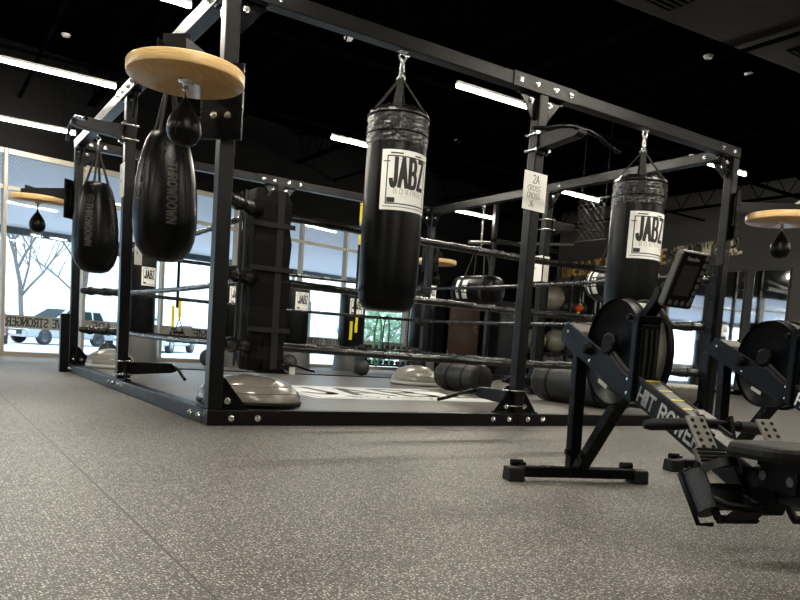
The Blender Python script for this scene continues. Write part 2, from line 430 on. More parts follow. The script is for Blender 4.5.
# frosted text band on the glass, read from outside
BT = 'COME AS YOU ARE LEAVE STRONGER '
for i, (a, c) in enumerate(zip(mull[:-1], mull[1:])):
    if i < 5: continue
    o = wframe(B()).box(a+.04, c-.04, .034, .038, .40, .585).build('window_film_band', M['band'])
    tag(o, ['grey text band on the glass pane far left of the boxing rig', 'grey text band on glass beside the left edge, reversed letters STRONGER', 'grey text band on glass just left of the rig, by the parked cars',
            'grey text band on glass behind the rig\'s rear left post', 'grey text band on glass behind left middle post', 'grey text band on glass behind front left post', 'grey text band on glass between the standing bags',
            'grey text band on glass pane with yellow suspension handles before it', 'grey text band on glass pane nearest the dark end of the room'][min(i-5, 8)], 'window film', 'text bands along the windows')
# letters are printed on the band (reads from the street side)
def bandtext(txt, s0, s1, parent):
    b = B(); h = .115; xs = 1.
    w = text_width(txt, .22, 1.)*h; xs = (s1-s0)/w
    fo = lambda u, v, d: wp(s0 + (s1-s0) - u*1.0, .0335 - d, .435 + v)
    write(b, txt, fo, h, .17, .22*xs, xs, True)
    o = b.build('band_lettering', M['ink'], parent); return o
bands = [o for o in bpy.data.objects if o.name.startswith('window_film_band')]
bandtext('STRONGER', mull[5]+.62, mull[6]-.1, bands[0])
bandtext('LEAVE STRONGER', mull[6]+.15, mull[7]-.1, bands[1])
bandtext('LEAVE STRONGER', mull[7]+.06, mull[7]+1.02, bands[2])
bandtext('YOU ARE', mull[8]+.15, mull[9]-.4, bands[3])
bandtext('COME AS', mull[9]+.2, mull[10]-.2, bands[4])
bandtext('LEAVE STRONGER', mull[11]+.1, mull[12]-.1, bands[6])

# door in the back wall
ds0 = s_at_x(8.78); ds1 = s_at_x(9.86)
dr = wframe(B()).box(ds0, ds1, -.04, .0, .01, 1.95).build('door_1', M['doorwood'], bevel=.004); st(dr)
b = wframe(B()); b.box(ds0-.08, ds0, -.06, 0, 0, 2.03); b.box(ds1, ds1+.08, -.06, 0, 0, 2.03); b.box(ds0, ds1, -.06, 0, 1.95, 2.03)
st(b.build('door_frame', M['steelblk'], dr))
b = wframe(B()); b.box(ds1-.16, ds1-.08, -.06, -.04, .98, 1.12); b.M = Matrix.Identity(4)
b.tube([wp(ds1-.12, -.05, 1.05), wp(ds1-.12, -.10, 1.05), wp(ds1-.26, -.10, 1.04)], .014); st(b.build('door_handle', M['steel'], dr))
for z in (.4, 1.05, 1.75):
    st(wframe(B()).box(ds0-.02, ds0+.02, -.065, -.04, z, z+.12).build('door_hinge', M['steel'], dr))
b = B(); b.box(XR-.015, XR, YF, yr, 0, .1); st(b.build('baseboard_right', M['steelblk']))

# mirrors on the right wall
for i, (y0, y1, lab) in enumerate([(4.25, 5.03, 'tall wall mirror nearest the right edge, dark frame'), (5.19, 5.95, 'tall wall mirror just left of the one at the right edge'),
        (6.08, 8.05, 'wide wall mirror behind the rower monitor'), (8.25, 9.7, 'wall mirror nearest the back corner, behind the right heavy bag')]):
    hw = (y1-y0)/2; ya = R((0, 4, 6, 3)[i]); t = thing('wall_mirror', lab, 'mirror', (XR - hw*math.sin(ya), (y0+y1)/2, 0), ya, 'mirrors on the charcoal wall')
    B().box(-.018, -.002, -hw+.02, hw-.02, .07, 2.54).build('mirror_glass', M['mirror'], t)
    b = B(); b.box(-.03, 0, -hw, -hw+.025, .05, 2.56); b.box(-.03, 0, hw-.025, hw, .05, 2.56); b.box(-.03, 0, -hw+.025, hw-.025, 2.535, 2.56); b.box(-.03, 0, -hw+.025, hw-.025, .05, .075)
    b.build('mirror_frame', M['dframe'], t)
# wall lettering
def zbase(y): return 2.63 + (10.55-y)*(.277/4.98)
for wtxt, y0, y1, mk, lab in [('COME', 10.5, 9.99, 'gold', 'gold serif word COME high on the dark wall'), ('AS', 9.84, 9.54, 'gold', 'gold serif word AS high on the dark wall'), ('YOU', 9.33, 8.86, 'gold', 'gold serif word YOU behind the right heavy bag'),
                          ('ARE', 8.72, 8.3, 'gold', 'gold serif word ARE behind the right heavy bag'), ('LEAVE', 8.15, 7.24, 'gold', 'gold serif word LEAVE partly behind the right heavy bag'), ('STRONGER.', 7.14, 5.38, 'letterwhite', 'cream serif word STRONGER. above the mirrors')]:
    b = B(); h = .30; w = text_width(wtxt, .36, 1.)*h; xs = (y0-y1)/w
    zb = zbase(y0)
    write(b, wtxt, lambda u, v, d: Vector((-.004-d, -u, v + u*.0556)), h, .19, .36*xs, xs, True, extr=.012)
    tag(b.build('wall_lettering', M[mk]), lab, 'lettering', 'wall lettering', (XR, y0, zb))

# ------------------------------------------------------------------ ceiling steel
tn = 0
for x in (-6.6, -4.8, -3.0, -1.15, .75, 2.6, 4.45, 6.3, 8.2, 10.1, 11.9):
    tn += 1; b = B(); y0, y1 = YF+.1, wp(s_at_x(x)).y - .05
    b.box(x-.05, x+.05, y0, y1, 4.18, 4.24); b.bar((x-.03, y0, 3.72), (x-.03, y1, 3.72), .03, .04); b.bar((x+.03, y0, 3.72), (x+.03, y1, 3.72), .03, .04)
    n = int((y1-y0)/.55)
    for i in range(n):
        a = y0 + (y1-y0)*i/n; c = y0 + (y1-y0)*(i+1)/n; m = (a+c)/2
        b.tube([(x, a, 4.18), (x, m, 3.74), (x, c, 4.18)], .011, 5, False)
    st(b.build('trim_%d' % tn, M['steelblk']))
for (y, z, r) in ((3.3, 3.62, .035), (6.0, 3.66, .02), (-1.6, 3.62, .03)):
    tn += 1; b = B(); b.tube([(XL+.05, y, z), (XR-.05, y+.3, z)], r, 8); st(b.build('trim_%d' % tn, M['steelblk']))
for (x, z, r) in ((-.2, 3.58, .025), (1.9, 3.5, .03), (5.3, 3.58, .022), (9.4, 3.5, .03)):
    tn += 1; b = B(); b.tube([(x, YF+.05, z), (x, wp(s_at_x(x)).y-.05, z)], r, 8); st(b.build('trim_%d' % tn, M['steelblk']))
for (p, q) in (((.75, 5.2, 3.72), (2.6, 6.4, 4.15)), ((2.6, 3.2, 3.72), (4.45, 4.4, 4.15)), ((4.45, 6.2, 3.72), (6.3, 7.2, 4.15)), ((8.2, 3.4, 3.72), (10.1, 3.4, 4.15)), ((10.1, 3.4, 4.15), (11.9, 3.4, 3.72)), ((10.1, 5.4, 3.72), (11.9, 6.6, 4.15)), ((-1.15, 4.2, 3.72), (.75, 5.4, 4.15))):
    tn += 1; st(B().bar(p, q, .03, .03).build('trim_%d' % tn, M['steelblk']))
# tapered light duct, with grilles underneath
t = thing('air_duct', 'long dark rectangular ceiling duct at top right with square openings', 'duct', (7.0, -.6, 3.62))
b = B(); b.prism([(-4.6, -.5), (5.5, -.5), (5.5, .75), (-4.6, 1.4)], (0, 0, 0), (1,0,0), (0,1,0), (0,0,.42)); b.build('duct_shell', M['duct'], t, .01)
for x, y in ((-3.05, .92), (-1.15, .72), (.9, .5)):
    g = B(); g.box(x-.2, x+.2, y-.2, y+.2, -.012, -.002); v = g.build('duct_grille', M['steelblk'], t)
    s_ = B()
    for k in range(6): s_.box(x-.18, x+.18, y-.17+k*.062, y-.15+k*.062, -.02, -.012)
    s_.build('grille_blade', M['duct'], v)
# cable drooping from the ceiling near the right corner
b = B(); b.tube([(4.6, 1.1, 3.05), (5.3, 1.3, 3.0), (6.2, 1.5, 3.22), (7.2, 1.6, 3.42), (8.2, 1.6, 3.62)], .012, 6); b.tube([(5.3, 1.3, 3.02), (6.3, 1.55, 3.2), (7.3, 1.5, 3.5), (8.2, 1.6, 3.62)], .010, 6)
tag(b.build('ceiling_cable', M['steelblk']), 'drooping dark cables under the ceiling above the right rig corner', 'cable')

# ------------------------------------------------------------------ tube lamps
def make_lamp():
    t = thing('tube_lamp', '', 'ceiling light')
    B().box(0, 1.15, -.018, .018, .02, .05).build('lamp_housing', M['white'], t)
    B().box(.005, 1.145, -.017, .017, -.006, .02).build('diffuser', M['tube'], t)
    for x in (.15, 1.0):
        w = B().tube([(x, 0, .05), (x, 0, ZC-3.05-.001)], .003, 5).build('suspension_wire', M['steelblk'], t)
        B().lathe([(.045, -.03), (.06, 0)], (x, 0, ZC-3.05-.001), 16).build('canopy', M['white'], w)
    return t
lamp = make_lamp(); first = True
LP = [(-.74, 2.05, 'lit tube lamp at the top left above the round board'), (-.76, 4.6, 'lit tube lamp second from top along the left edge'), (-.75, 7.08, 'lit tube lamp lowest at the left edge, above the windows'),
      (2.98, 1.99, 'lit tube lamp between the tall bag and the front middle post'), (2.97, 4.58, 'short-looking lit tube lamp just left of the tall heavy bag'), (6.68, 7.22, 'lit tube lamp farthest back, above the sideways bag'),
      (6.65, 4.56, 'lit tube lamp right of the front middle post, above the net'), (6.55, 1.99, 'lit tube lamp cut by the front right corner post')]
for x, y, lab in LP + [(a, c, 'unseen tube lamp above, behind or beside the viewpoint') for a, c in ((-.78, -.6), (-4.5, -.6), (-4.5, 2), (-4.5, 4.6), (-.78, -3.15), (6.65, -3.3), (-4.5, -3.15), (6.65, -5.7), (2.95, -5.7), (-.78, -5.7), (9.6, -2.4), (3.0, -1.38), (10.4, 1.25))]:  # end of list: unseen lamps added to brighten the front beam and wall lettering
    if first: lamp.location = (x, y, 3.05); lamp['label'] = lab; lamp['group'] = 'tube lamps'; first = False
    else: copy_tree(lamp, None, lab, (x, y, 3.05), R(2) if x > 6 and y > 2 else 0, 'tube lamps')

# ------------------------------------------------------------------ outside
w = bpy.data.worlds.new('world'); SC.world = w; w.use_nodes = True
bg = w.node_tree.nodes['Background']; bg.inputs[0].default_value = (.74, .88, 1., 1); bg.inputs[1].default_value = 1.75
st(B().box(-60, 90, 12.6, 120, -.7, -.5).build('ground', M['conc']))
b = wframe(B()); b.box(-14, 22, .25, 5.5, -.52, -.12); st(b.build('pavement', M['kerb']))
t = thing('awning', 'lavender grey sloping awning outside above the windows', 'awning', wp(0, .25))
def aw(mb): mb.M = Matrix(((WE.x, WN.x, 0, 0), (WE.y, WN.y, 0, 0), (0, 0, 1, 0), (0, 0, 0, 1))); return mb
b = aw(B()); vs = []; n = 800
for i in range(n+1):
    s_ = -9 + 21.5*i/n; dz = .012*(1 if i % 2 else -1)
    vs += [(s_, 0, 3.15+dz), (s_, 4.5, 2.33+dz)]
b.add(vs, [(2*i, 2*i+1, 2*i+3, 2*i+2) for i in range(n)]); b.add([(p[0], p[1], p[2]+.02) for p in vs], [(2*i, 2*i+1, 2*i+3, 2*i+2) for i in range(n)]); b.build('awning_sheet', M['awning'], t)
aw(B()).box(-9, 12.5, 4.45, 4.6, 2.2, 2.36).build('edge_beam', M['awnsteel'], t)
for a, c in (((5.6, 3.0, 2.12), (7.6, 4.4, 2.28)), ((-1.0, 1.2, 2.35), (.8, 4.2, 2.28)), ((2.0, 3.0, 2.12), (4.0, 4.4, 2.28)), ((-3.2, 1.2, 2.35), (-1.8, 4.2, 2.28))):
    aw(B()).bar(a, c, .05, .07).build('brace', M['awnsteel'], t)
for s_ in (-7, -3.2):
    aw(B()).box(s_-.06, s_+.06, 4.45, 4.57, -.4, 2.25).build('awning_post', M['awnsteel'], t)

t = thing('white_building', 'long white stucco building across the car park', 'building', (10, 52, -.5))
b = B(); b.box(-60, 75, 0, 6, 0, 10.5); b.build('wall', M['bldg'], t)
for x in (-16, 12, 16.5, 24, 30, 38): B().box(x, x+3.2, -.1, 0, .9, 3.2).build('window', M['bldgglass'], t)
B().box(-60, 75, -.15, 0, 4.2, 4.8).build('trim_band', M['bldgtrim'], t)
b = B(); b.tube([(14, -.2, 6.5), (14, -.2, 5.4), (15.6, -.2, 4.0), (15.6, -.2, .2)], .14, 8); b.build('downpipe', M['grey'], t)

def car(label, paint, loc, heading, suv=True, group='cars parked outside'):
    """front points along local +y"""
    t = thing('car', label, 'car', loc, -R(heading), group)
    H = 1.72 if suv else 1.42; L = 4.7; W = .93
    lower = [(-L/2, .32), (-L/2-.0, .95), (-L/2+.15, 1.0), (.95, 1.02), (2.15, .88), (L/2, .62), (L/2, .30)]
    top = [(-L/2+.12, 1.0), (-L/2+.45, H-.06), (-1.2, H), (.05, H-.03), (1.05, 1.02)]
    b = B(); sec = []
    for x, ins in ((-W, .06), (-W+.05, 0), (W-.05, 0), (W, .06)):
        sec.append([(x, p[0]*(1-ins*.3), p[1]-(ins if p[1] > .5 else -ins)) for p in lower])
    n = len(lower)
    b.add(sum(sec, []), [(k*n+i, k*n+(i+1) % n, (k+1)*n+(i+1) % n, (k+1)*n+i) for k in range(3) for i in range(n)] + [tuple(range(n)), tuple(reversed(range(3*n, 4*n)))])
    b.build('body', paint, t, .04)
    b = B(); sec = []; n = len(top)
    for x, sh in ((-W+.03, 0), (-W+.2, 1), (W-.2, 1), (W-.03, 0)):
        sec.append([(x if p[1] < 1.1 else x*.86, p[0], p[1]) for p in top])
    b.add(sum(sec, []), [(k*n+i, k*n+(i+1) % n, (k+1)*n+(i+1) % n, (k+1)*n+i) for k in range(3) for i in range(n)] + [tuple(range(n)), tuple(reversed(range(3*n, 4*n)))])
    b.build('cabin', paint, t, .04)
    for sx in (-1, 1):
        for y0, y1, y2, y3 in ((-1.75, -1.15, -1.55, -1.15), (-1.05, -.15, -1.05, -.15), (-.05, .75, -.05, .15)):
            b = B(); xa, xb = sx*(W-.015), sx*((W-.03)*.86+.03)
            b.add([(xa, y0, 1.08), (xa, y1, 1.08), (xb, y3, H-.14), (xb, y2, H-.14)], [(0, 1, 2, 3)]); b.add([(xa-sx*.02, y0, 1.08), (xa-sx*.02, y1, 1.08), (xb-sx*.02, y3, H-.14), (xb-sx*.02, y2, H-.14)], [(3, 2, 1, 0)])
            b.build('side_window', M['carglass'], t)
    b = B(); b.add([(-.75, 1.06, 1.06), (.75, 1.06, 1.06), (.62, .16, H-.1), (-.62, .16, H-.1)], [(0, 1, 2, 3)]); b.add([(-.75, 1.03, 1.06), (.75, 1.03, 1.06), (.62, .13, H-.1), (-.62, .13, H-.1)], [(3, 2, 1, 0)]); b.build('windscreen', M['carglass'], t)
    for sx in (-1, 1):
        for y in (-1.4, 1.45):
            wv = B().lathe([(.22, -.11), (.34, -.11), (.35, -.05), (.35, .05), (.34, .11), (.22, .11)], (sx*(W-.1), y, .35), 20, (1, 0, 0)).build('wheel', M['tyre'], t)
            hb = B(); hb.lathe([(.21, -.01), (.21, .01)], (sx*(W+.0), y, .35), 16, (1, 0, 0))
            hb.build('hub', M['silver'], wv)
        h = B(); h.cbox((sx*.68, L/2-.02, .72), (.36, .12, .14)); h.build('headlight', M['white'], t)
        h = B(); h.cbox((sx*.8, -L/2+.02, .85), (.2, .1, .2)); h.build('tail_light', M['red'], t)
        h = B(); h.cbox((sx*(W+.08), .75, 1.08), (.16, .1, .13)); h.build('wing_mirror', paint, t, .02)
    B().box(-.6, .6, L/2-.02, L/2+.03, .42, .62).build('grille', M['tyre'], t)
    B().box(-.27, .27, L/2+.03, L/2+.045, .42, .56).build('number_plate', M['white'], t)
    return t
car('silver off-road car parked outside at the left window, wheel showing', M['silver'], (4.17, 33.33, -.5), 240, True)
car('dark red car at the left edge outside with white number plate', M['redcar'], (.6, 29.0, -.5), 190, False)
car('blue grey car outside between the left rig posts', M['bluecar'], (8.4, 37.0, -.5), 212, True)
car('pale silver car outside just left of the middle left post', M['silver'], (8.2, 31.0, -.5), 215, False)

def tree(label, loc, h, seed, spread=.5, r=.16):
    rnd = random.Random(seed); b = B()
    def br(p, d, L, r_, lv):
        pts = [Vector(p)]; dd = Vector(d).normalized()
        for i in range(4):
            dd = (dd + Vector((rnd.uniform(-1,1), rnd.uniform(-1,1), rnd.uniform(-.4,.6)))*.14).normalized(); pts.append(pts[-1] + dd*L/4)
        b.tube(pts, [r_*(1-.13*i) for i in range(5)], 6 if lv < 2 else 3, False)
        if lv < 5:
            for k in range((7, 5, 4, 3, 3)[lv]):
                q = pts[2 + (k % 3)] if lv else pts[1 + (k % 4)].lerp(pts[min(4, 2 + (k % 4))], .5)
                a = rnd.uniform(0, 2*PI); nd = (dd*.7 + Vector((math.cos(a), math.sin(a), rnd.uniform(-.1, .5)))*.8).normalized()
                br(q, nd, L*rnd.uniform(.5, .68), r_*.48, lv+1)
    br((0, 0, 0), (0, 0, 1), h*.55, r, 0)
    o = b.build('bare_tree', M['bark']); tag(o, label, 'tree', 'bare trees outside', loc); return o
tree('bare tree outside with trunk above the silver car roof', (3.6, 42, -.5), 11, 3)
tree('bare tree outside with trunk close to the rear left rig post', (7.2, 46, -.5), 12, 5)
tree('bare tree outside at far left with branches only', (-4.5, 40, -.5), 10, 8)
tree('bare tree outside seen between left middle post and front left post', (16, 40, -.5), 9, 11)
def shrub(label, loc, rad, h, seed, m, n=700):
    rnd = random.Random(seed); t = thing('shrub', label, 'shrub', loc, group='shrubs outside'); b = B()
    for i in range(9):
        a = rnd.uniform(0, 2*PI); b.tube([(0, 0, 0), (math.cos(a)*rad*.4, math.sin(a)*rad*.4, h*.5), (math.cos(a)*rad*.7, math.sin(a)*rad*.7, h*.85)], [.03, .02, .008], 5)
    b.build('stem', M['bark'], t); b = B()
    for i in range(n):
        while True:
            p = Vector((rnd.uniform(-1,1), rnd.uniform(-1,1), rnd.uniform(-1,1)))
            if .3 < p.length < 1: break
        c = Vector((p.x*rad, p.y*rad, h*.55 + p.z*h*.5)); u = Vector((rnd.uniform(-1,1), rnd.uniform(-1,1), rnd.uniform(-1,1))).normalized(); v = u.cross(Vector((rnd.uniform(-1,1), .3, rnd.uniform(-1,1)))).normalized()
        s1, s2 = rad*.11, rad*.06
        b.add([c-u*s1, c+v*s2, c+u*s1, c-v*s2], [(0, 1, 2, 3)])
    b.build('foliage', m, t)
shrub('green shrub outside beside yellow handles near left rope', (7.4, 17.5, -.5), 1.0, 1.8, 21, M['leaf'])
shrub('pale shrub outside between the second and third standing bags', (13.6, 21.0, -.5), 1.5, 2.4, 22, M['leaf2'])
shrub('dense green shrub outside below the tall heavy bag', (15.8, 17.2, -.5), 1.4, 2.4, 23, M['leaf'], 1000)
shrub('green shrub outside behind the rightmost window pane', (13.4, 15.6, -.5), 1.0, 1.9, 24, M['leaf'])
shrub('pale green shrub outside near the end of the windows', (19.6, 20.5, -.5), 1.5, 2.5, 25, M['leaf2'], 900)
# ------------------------------------------------------------------ the training rig
L = 4.64; T = .09; H = 2.44; MID = 2.32
rig = thing('training_rig', 'large square black steel boxing rig with posts, top beams and base rails', 'rig', (0, 0, 0))
bolt_me = None
def bolt(p, d, parent=rig):
    global bolt_me
    if bolt_me is None:
        o = B().lathe([(.020, 0), (.020, .004), (.013, .005), (.013, .016), (.009, .019)], n=8, smooth=False).build('bolt', M['steel'], parent); bolt_me = o.data
    else:
        o = bpy.data.objects.new('bolt', bolt_me); COL.objects.link(o); o.parent = parent
    o.location = p; o.rotation_mode = 'QUATERNION'; o.rotation_quaternion = Vector((0, 0, 1)).rotation_difference(Vector(d)); return o
h = T/2
corners = [(h, h), (L-h, h), (L-h, L-h), (h, L-h)]
mids = [(MID, h), (L-h, MID), (MID, L-h), (h, MID)]
for x, y in corners + mids:
    b = B(); b.box(x-h+.003, x+h-.003, y-h+.003, y+h-.003, T, H-T); b.build('post', M['metal'], rig, .008)
def rail(x0, x1, y0, y1, z0, z1, name):
    B().box(x0, x1, y0, y1, z0, z1).build(name, M['metal'], rig, .006)
for y in (0, L-T):
    rail(0, MID-.001, y, y+T, 0, T, 'base_rail'); rail(MID+.001, L, y, y+T, 0, T, 'base_rail')
    rail(0, L, y, y+T, H-T, H, 'top_beam')
for x in (0, L-T):
    rail(x, x+T, T+.001, MID-.001, 0, T, 'base_rail'); rail(x, x+T, MID+.001, L-T-.001, 0, T, 'base_rail')
    rail(x, x+T, T+.001, L-T-.001, H-T, H, 'top_beam')
def plate(x0, x1, y0, y1, z0, z1): B().box(x0, x1, y0, y1, z0, z1).build('splice_plate', M['metal'], rig, .002)
plate(MID-.30, MID+.30, -.007, -.0005, H-T-.004, H+.004); plate(MID-.30, MID+.30, L-T-.007, L-T-.0005, H-T-.004, H+.004)
plate(-.007, -.0005, MID-.30, MID+.30, H-T-.004, H+.004)
for dx in (-.24, -.09, .09, .24):
    bolt((MID+dx, -.007, H-.045), (0, -1, 0)); bolt((MID+dx, L-T-.007, H-.045), (0, -1, 0)); bolt((-.007, MID+dx, H-.045), (-1, 0, 0))
    bolt((MID+dx, -.001, .05), (0, -1, 0)); bolt((MID+dx, L-T-.001, .05), (0, -1, 0)); bolt((-.001, MID+dx, .05), (-1, 0, 0))
for dx in (.14, .30):
    bolt((dx, -.001, .045), (0, -1, 0)); bolt((-.001, dx, .045), (-1, 0, 0)); bolt((-.001, L-dx, .045), (-1, 0, 0)); bolt((dx, -.001, H-.045), (0, -1, 0)); bolt((L-dx+.04, -.001, H-.045), (0, -1, 0))
bolt((L-T-.001, .3, H-.045), (-1, 0, 0)); bolt((L-T-.001, MID-.2, H-.045), (-1, 0, 0)); bolt((L-T-.001, MID+.2, H-.045), (-1, 0, 0)); bolt((-.001, .3, H-.045), (-1, 0, 0)); bolt((.3, L-T-.001, H-.045), (0, -1, 0)); bolt((.16, L-T-.001, H-.045), (0, -1, 0)); bolt((L-.16, L-T-.001, H-.045), (0, -1, 0)); bolt((L-.3, L-T-.001, H-.045), (0, -1, 0))
# triangular gussets at every foot and head, two per mid post along the rail, two per corner post
def gusset(x, y, dx, dy, z, up, s=.15):
    nx, ny = -dy*.005, dx*.005
    p0 = Vector((x + dx*h, y + dy*h, z))
    b = B(); b.prism([(0, 0), (s, 0), (s, .02), (.02, s+.03), (0, s+.03)], p0 - Vector((nx, ny, 0)), (dx, dy, 0), (0, 0, up), (2*nx, 2*ny, 0))
    for q in ((s*.3, .03),): b.cbox(p0 + Vector((dx*s*.5, dy*s*.5, up*.006)), (abs(dx)*s + abs(dy)*.07, abs(dy)*s + abs(dx)*.07, .012))
    g = b.build('gusset', M['metal2'], rig, .002)
    bolt(p0 + Vector((dx*s*.28, dy*s*.28, up*.05)) + Vector((ny and -abs(ny) or 0, nx and -abs(nx) or 0, 0)) - Vector((0, .006, 0)) if dx else p0 + Vector((-.006, dy*s*.28, up*.05)), (0, -1, 0) if dx else (-1, 0, 0), g)
for z, up in ((T, 1), (H-T, -1)):
    for x, y in mids:
        if x == MID: gusset(x, y, 1, 0, z, up); gusset(x, y, -1, 0, z, up)
        else: gusset(x, y, 0, 1, z, up); gusset(x, y, 0, -1, z, up)
    for x, y in corners:
        gusset(x, y, 1 if x < MID else -1, 0, z, up); gusset(x, y, 0, 1 if y < MID else -1, z, up)
# short outer post at the rear left, hole-drilled rope posts inside the corners
B().box(-.095, -.005, L-.12, L-.03, 0, .62).build('short_post', M['metal'], rig, .006)
for x, y in ((L-T-.03, h),):
    q = B().box(x-.025, x+.028, y-.038, y+.038, T, 1.42); q.k = 1
    for k in range(16): q.lathe([(.006, 0), (.006, .0015)], (x-.026, y, .2 + k*.075), 8, (-1, 0, 0)); 
    q.build('rope_post', [M['metal2'], M['faint']], rig)

# ------------------------------------------------------------------ ring
t = thing('ring_canvas', 'grey ring floor mat with large white printed logo inside the rig', 'mat', (MID, MID, 0))
hw = L/2 - T - .004
B().box(-hw, hw, -hw, hw, 0.001, .078).build('mat_cover', M['mat'], t, .005)
b = B(); cx, cy = -.15, -.55; hs, vs_ = .95, .7
pf = planef((cx - hs, cy - vs_, .0795), (1, 0, 0), (0, 1, 0), (0, 0, 1))
def pbox(b, f, u0, u1, v0, v1, d=0): b.add([f(u0, v0, d), f(u1, v0, d), f(u1, v1, d), f(u0, v1, d)], [(0, 1, 2, 3)])
pbox(b, pf, 0, 2*hs, 0, 2*vs_); b.build('printed_panel', M['label'], t)
b = B(); pf2 = planef((cx - hs, cy - vs_, .0805), (1, 0, 0), (0, 1, 0), (0, 0, 1))
write(b, 'JABZ', pf2, .72, .13, .25, 1.05*.75, u0=.18, v0=.42); write(b, 'BOXING', pf2, .14, .15, .5, 1, u0=.42, v0=.16)
for a in ((.06, 2*hs-.06, .06, .08), (.06, 2*hs-.06, 2*vs_-.08, 2*vs_-.06), (.06, .08, .06, 2*vs_-.06), (2*hs-.08, 2*hs-.06, .06, 2*vs_-.06)): pbox(b, pf2, *a)
b.build('printed_lettering', M['grey'], t)

D = .42
for z, nm in ((.462, 'lowest'), (.875, 'middle'), (1.29, 'top')):
    t = thing('ring_rope', nm + ' black sleeved boxing ring rope running round all four sides', 'ring rope', (MID, MID, z), group='boxing ring ropes')
    c = MID - D
    for i, (p, q) in enumerate((((-c, -c), (c, -c)), ((c, -c), (c, c)), ((c, c), (-c, c)), ((-c, c), (-c, -c)))):
        pts = []; n = 60
        rr = []
        for k in range(n+1):
            f = k/n; sag = -.018*math.sin(PI*f); pts.append((p[0]+(q[0]-p[0])*f, p[1]+(q[1]-p[1])*f, sag + random.uniform(-.0012, .0012))); rr.append((.026 if i in (0,) else .020)*random.uniform(.94, 1.07))
        B().tube(pts, rr, 10).build('rope_sleeve', M['rope'], t)
    for sx, sy in ((-1, -1), (1, -1), (1, 1), (-1, 1)):
        a = Vector((sx*c, sy*c, 0)); d = Vector((sx, sy, 0)).normalized(); e = c + D - T - .015
        pe = Vector((sx*e, sy*e, 0)); pts = []; rr = []
        for k in range(17):
            f = k/16; pts.append((a - d*.07).lerp(pe, f)); rr.append(.040 + .005*math.sin(f*19 + sx) if 0 < k < 16 else .030)
        B().tube(pts, rr, 14).build('turnbuckle_cover', M['vinyl_wr'], t)
        for f in (.25, .75): b = B(); b.torus(a.lerp(pe, f), .045, .004, d); b.build('cover_tie', M['black'], t)
# corner pad
t = thing('corner_pad', 'black padded ring corner cushion strapped to the front left ropes', 'ring pad', (D, D, 0))
def pad(x0, x1, y0, y1):
    b = B(); n = 14; vs = []
    for i in range(n+1):
        z = .30 + 1.14*i/n; k = 1 if 0 < i < n else .8; wv = .006*math.sin(i*2.1) + .012*math.sin(PI*i/n); mx_, my_ = (x0+x1)/2, (y0+y1)/2; hx, hy = (x1-x0)/2*k+wv, (y1-y0)/2*k+wv
        vs += [(mx_-hx, my_-hy, z), (mx_+hx, my_-hy, z), (mx_+hx, my_+hy, z), (mx_-hx, my_+hy, z)]
    fs = [(4*i+j, 4*i+(j+1) % 4, 4*i+4+(j+1) % 4, 4*i+4+j) for i in range(n) for j in range(4)] + [(3, 2, 1, 0), (4*n, 4*n+1, 4*n+2, 4*n+3)]
    b.add(vs, fs); return b
p1 = pad(.04, .19, -.045, .045).build('pad_panel', M['fabric'], t, .015); p2 = pad(-.05, .04, -.045, .17).build('pad_panel', M['fabric'], t, .015)
for x in (.09,): B().box(x, x+.045, -.068, -.060, .32, 1.42).build('pad_strap', M['strap'], p1)
for z in (.55, .93, 1.2): B().box(-.075, .21, -.075, -.068, z, z+.03).build('pad_strap', M['strap'], p1)
B().box(-.083, -.074, .02, .05, .32, 1.42).build('pad_strap', M['strap'], p2); B().box(-.083, -.074, .11, .14, .32, 1.42).build('pad_strap', M['strap'], p2)

# ------------------------------------------------------------------ clamp-on arms with a bent grip bar
def make_arm():
    t = thing('grip_bar_arm', '', 'rig arm')
    b = B(); b.box(.045, .06, -.055, .055, -.085, .085); 
    b.build('clamp_plate', M['metal2'], t, .003)
    for z in (-.055, .055):
        b = B(); b.tube([(.075, -.057, z), (-.057, -.057, z), (-.057, .057, z), (.075, .057, z)], .0065, 8)
        for y in (-.057, .057): b.lathe([(.014, 0), (.014, .014)], (.06, y, z), 6, (1, 0, 0), False)
        b.build('clamp_strap', M['steel'], t)
    b = B(); b.prism([(.06, -.055), (.06, .05), (.40, .05), (.44, .01), (.44, -.015), (.40, -.03)], (0, -.04, 0), (1, 0, 0), (0, 0, 1), (0, .08, 0)); b.build('arm', M['metal'], t, .004)
    b = B(); b.tube([(.40, -.41, -.055), (.41, -.30, -.035), (.42, -.18, .0), (.42, -.08, .02), (.42, .08, .02), (.42, .18, .0), (.41, .30, -.035), (.40, .41, -.055)], .0135, 12); b.build('grip_bar', M['metal2'], t)
    return t
arm = make_arm()
for i, (x, y, z, a, lab) in enumerate([(MID, h, 2.02, -90, 'black grip bar arm high on the front middle post, above the paper sign'), (h, MID, 2.06, 180, 'black grip bar arm high on the left middle post, pointing to the windows'),
        (L-h, MID, 2.0, 0, 'black grip bar arm high on the right middle post, before the dark net'), (MID, h, .20, 90, 'low grip bar arm at the foot of the front middle post'),
        (h, MID, .19, 0, 'low grip bar arm at the foot of the left middle post'), (MID, L-h, .19, -90, 'low grip bar arm at the foot of the rear middle post'), (L-h, MID, .22, 180, 'low grip bar arm at the foot of the right middle post')]):
    if i == 0: arm.location = (x, y, z); arm.rotation_euler = (0, 0, R(a)); arm['label'] = lab; arm['group'] = 'grip bar arms on the rig'
    else: copy_tree(arm, None, lab, (x, y, z), R(a), 'grip bar arms on the rig')

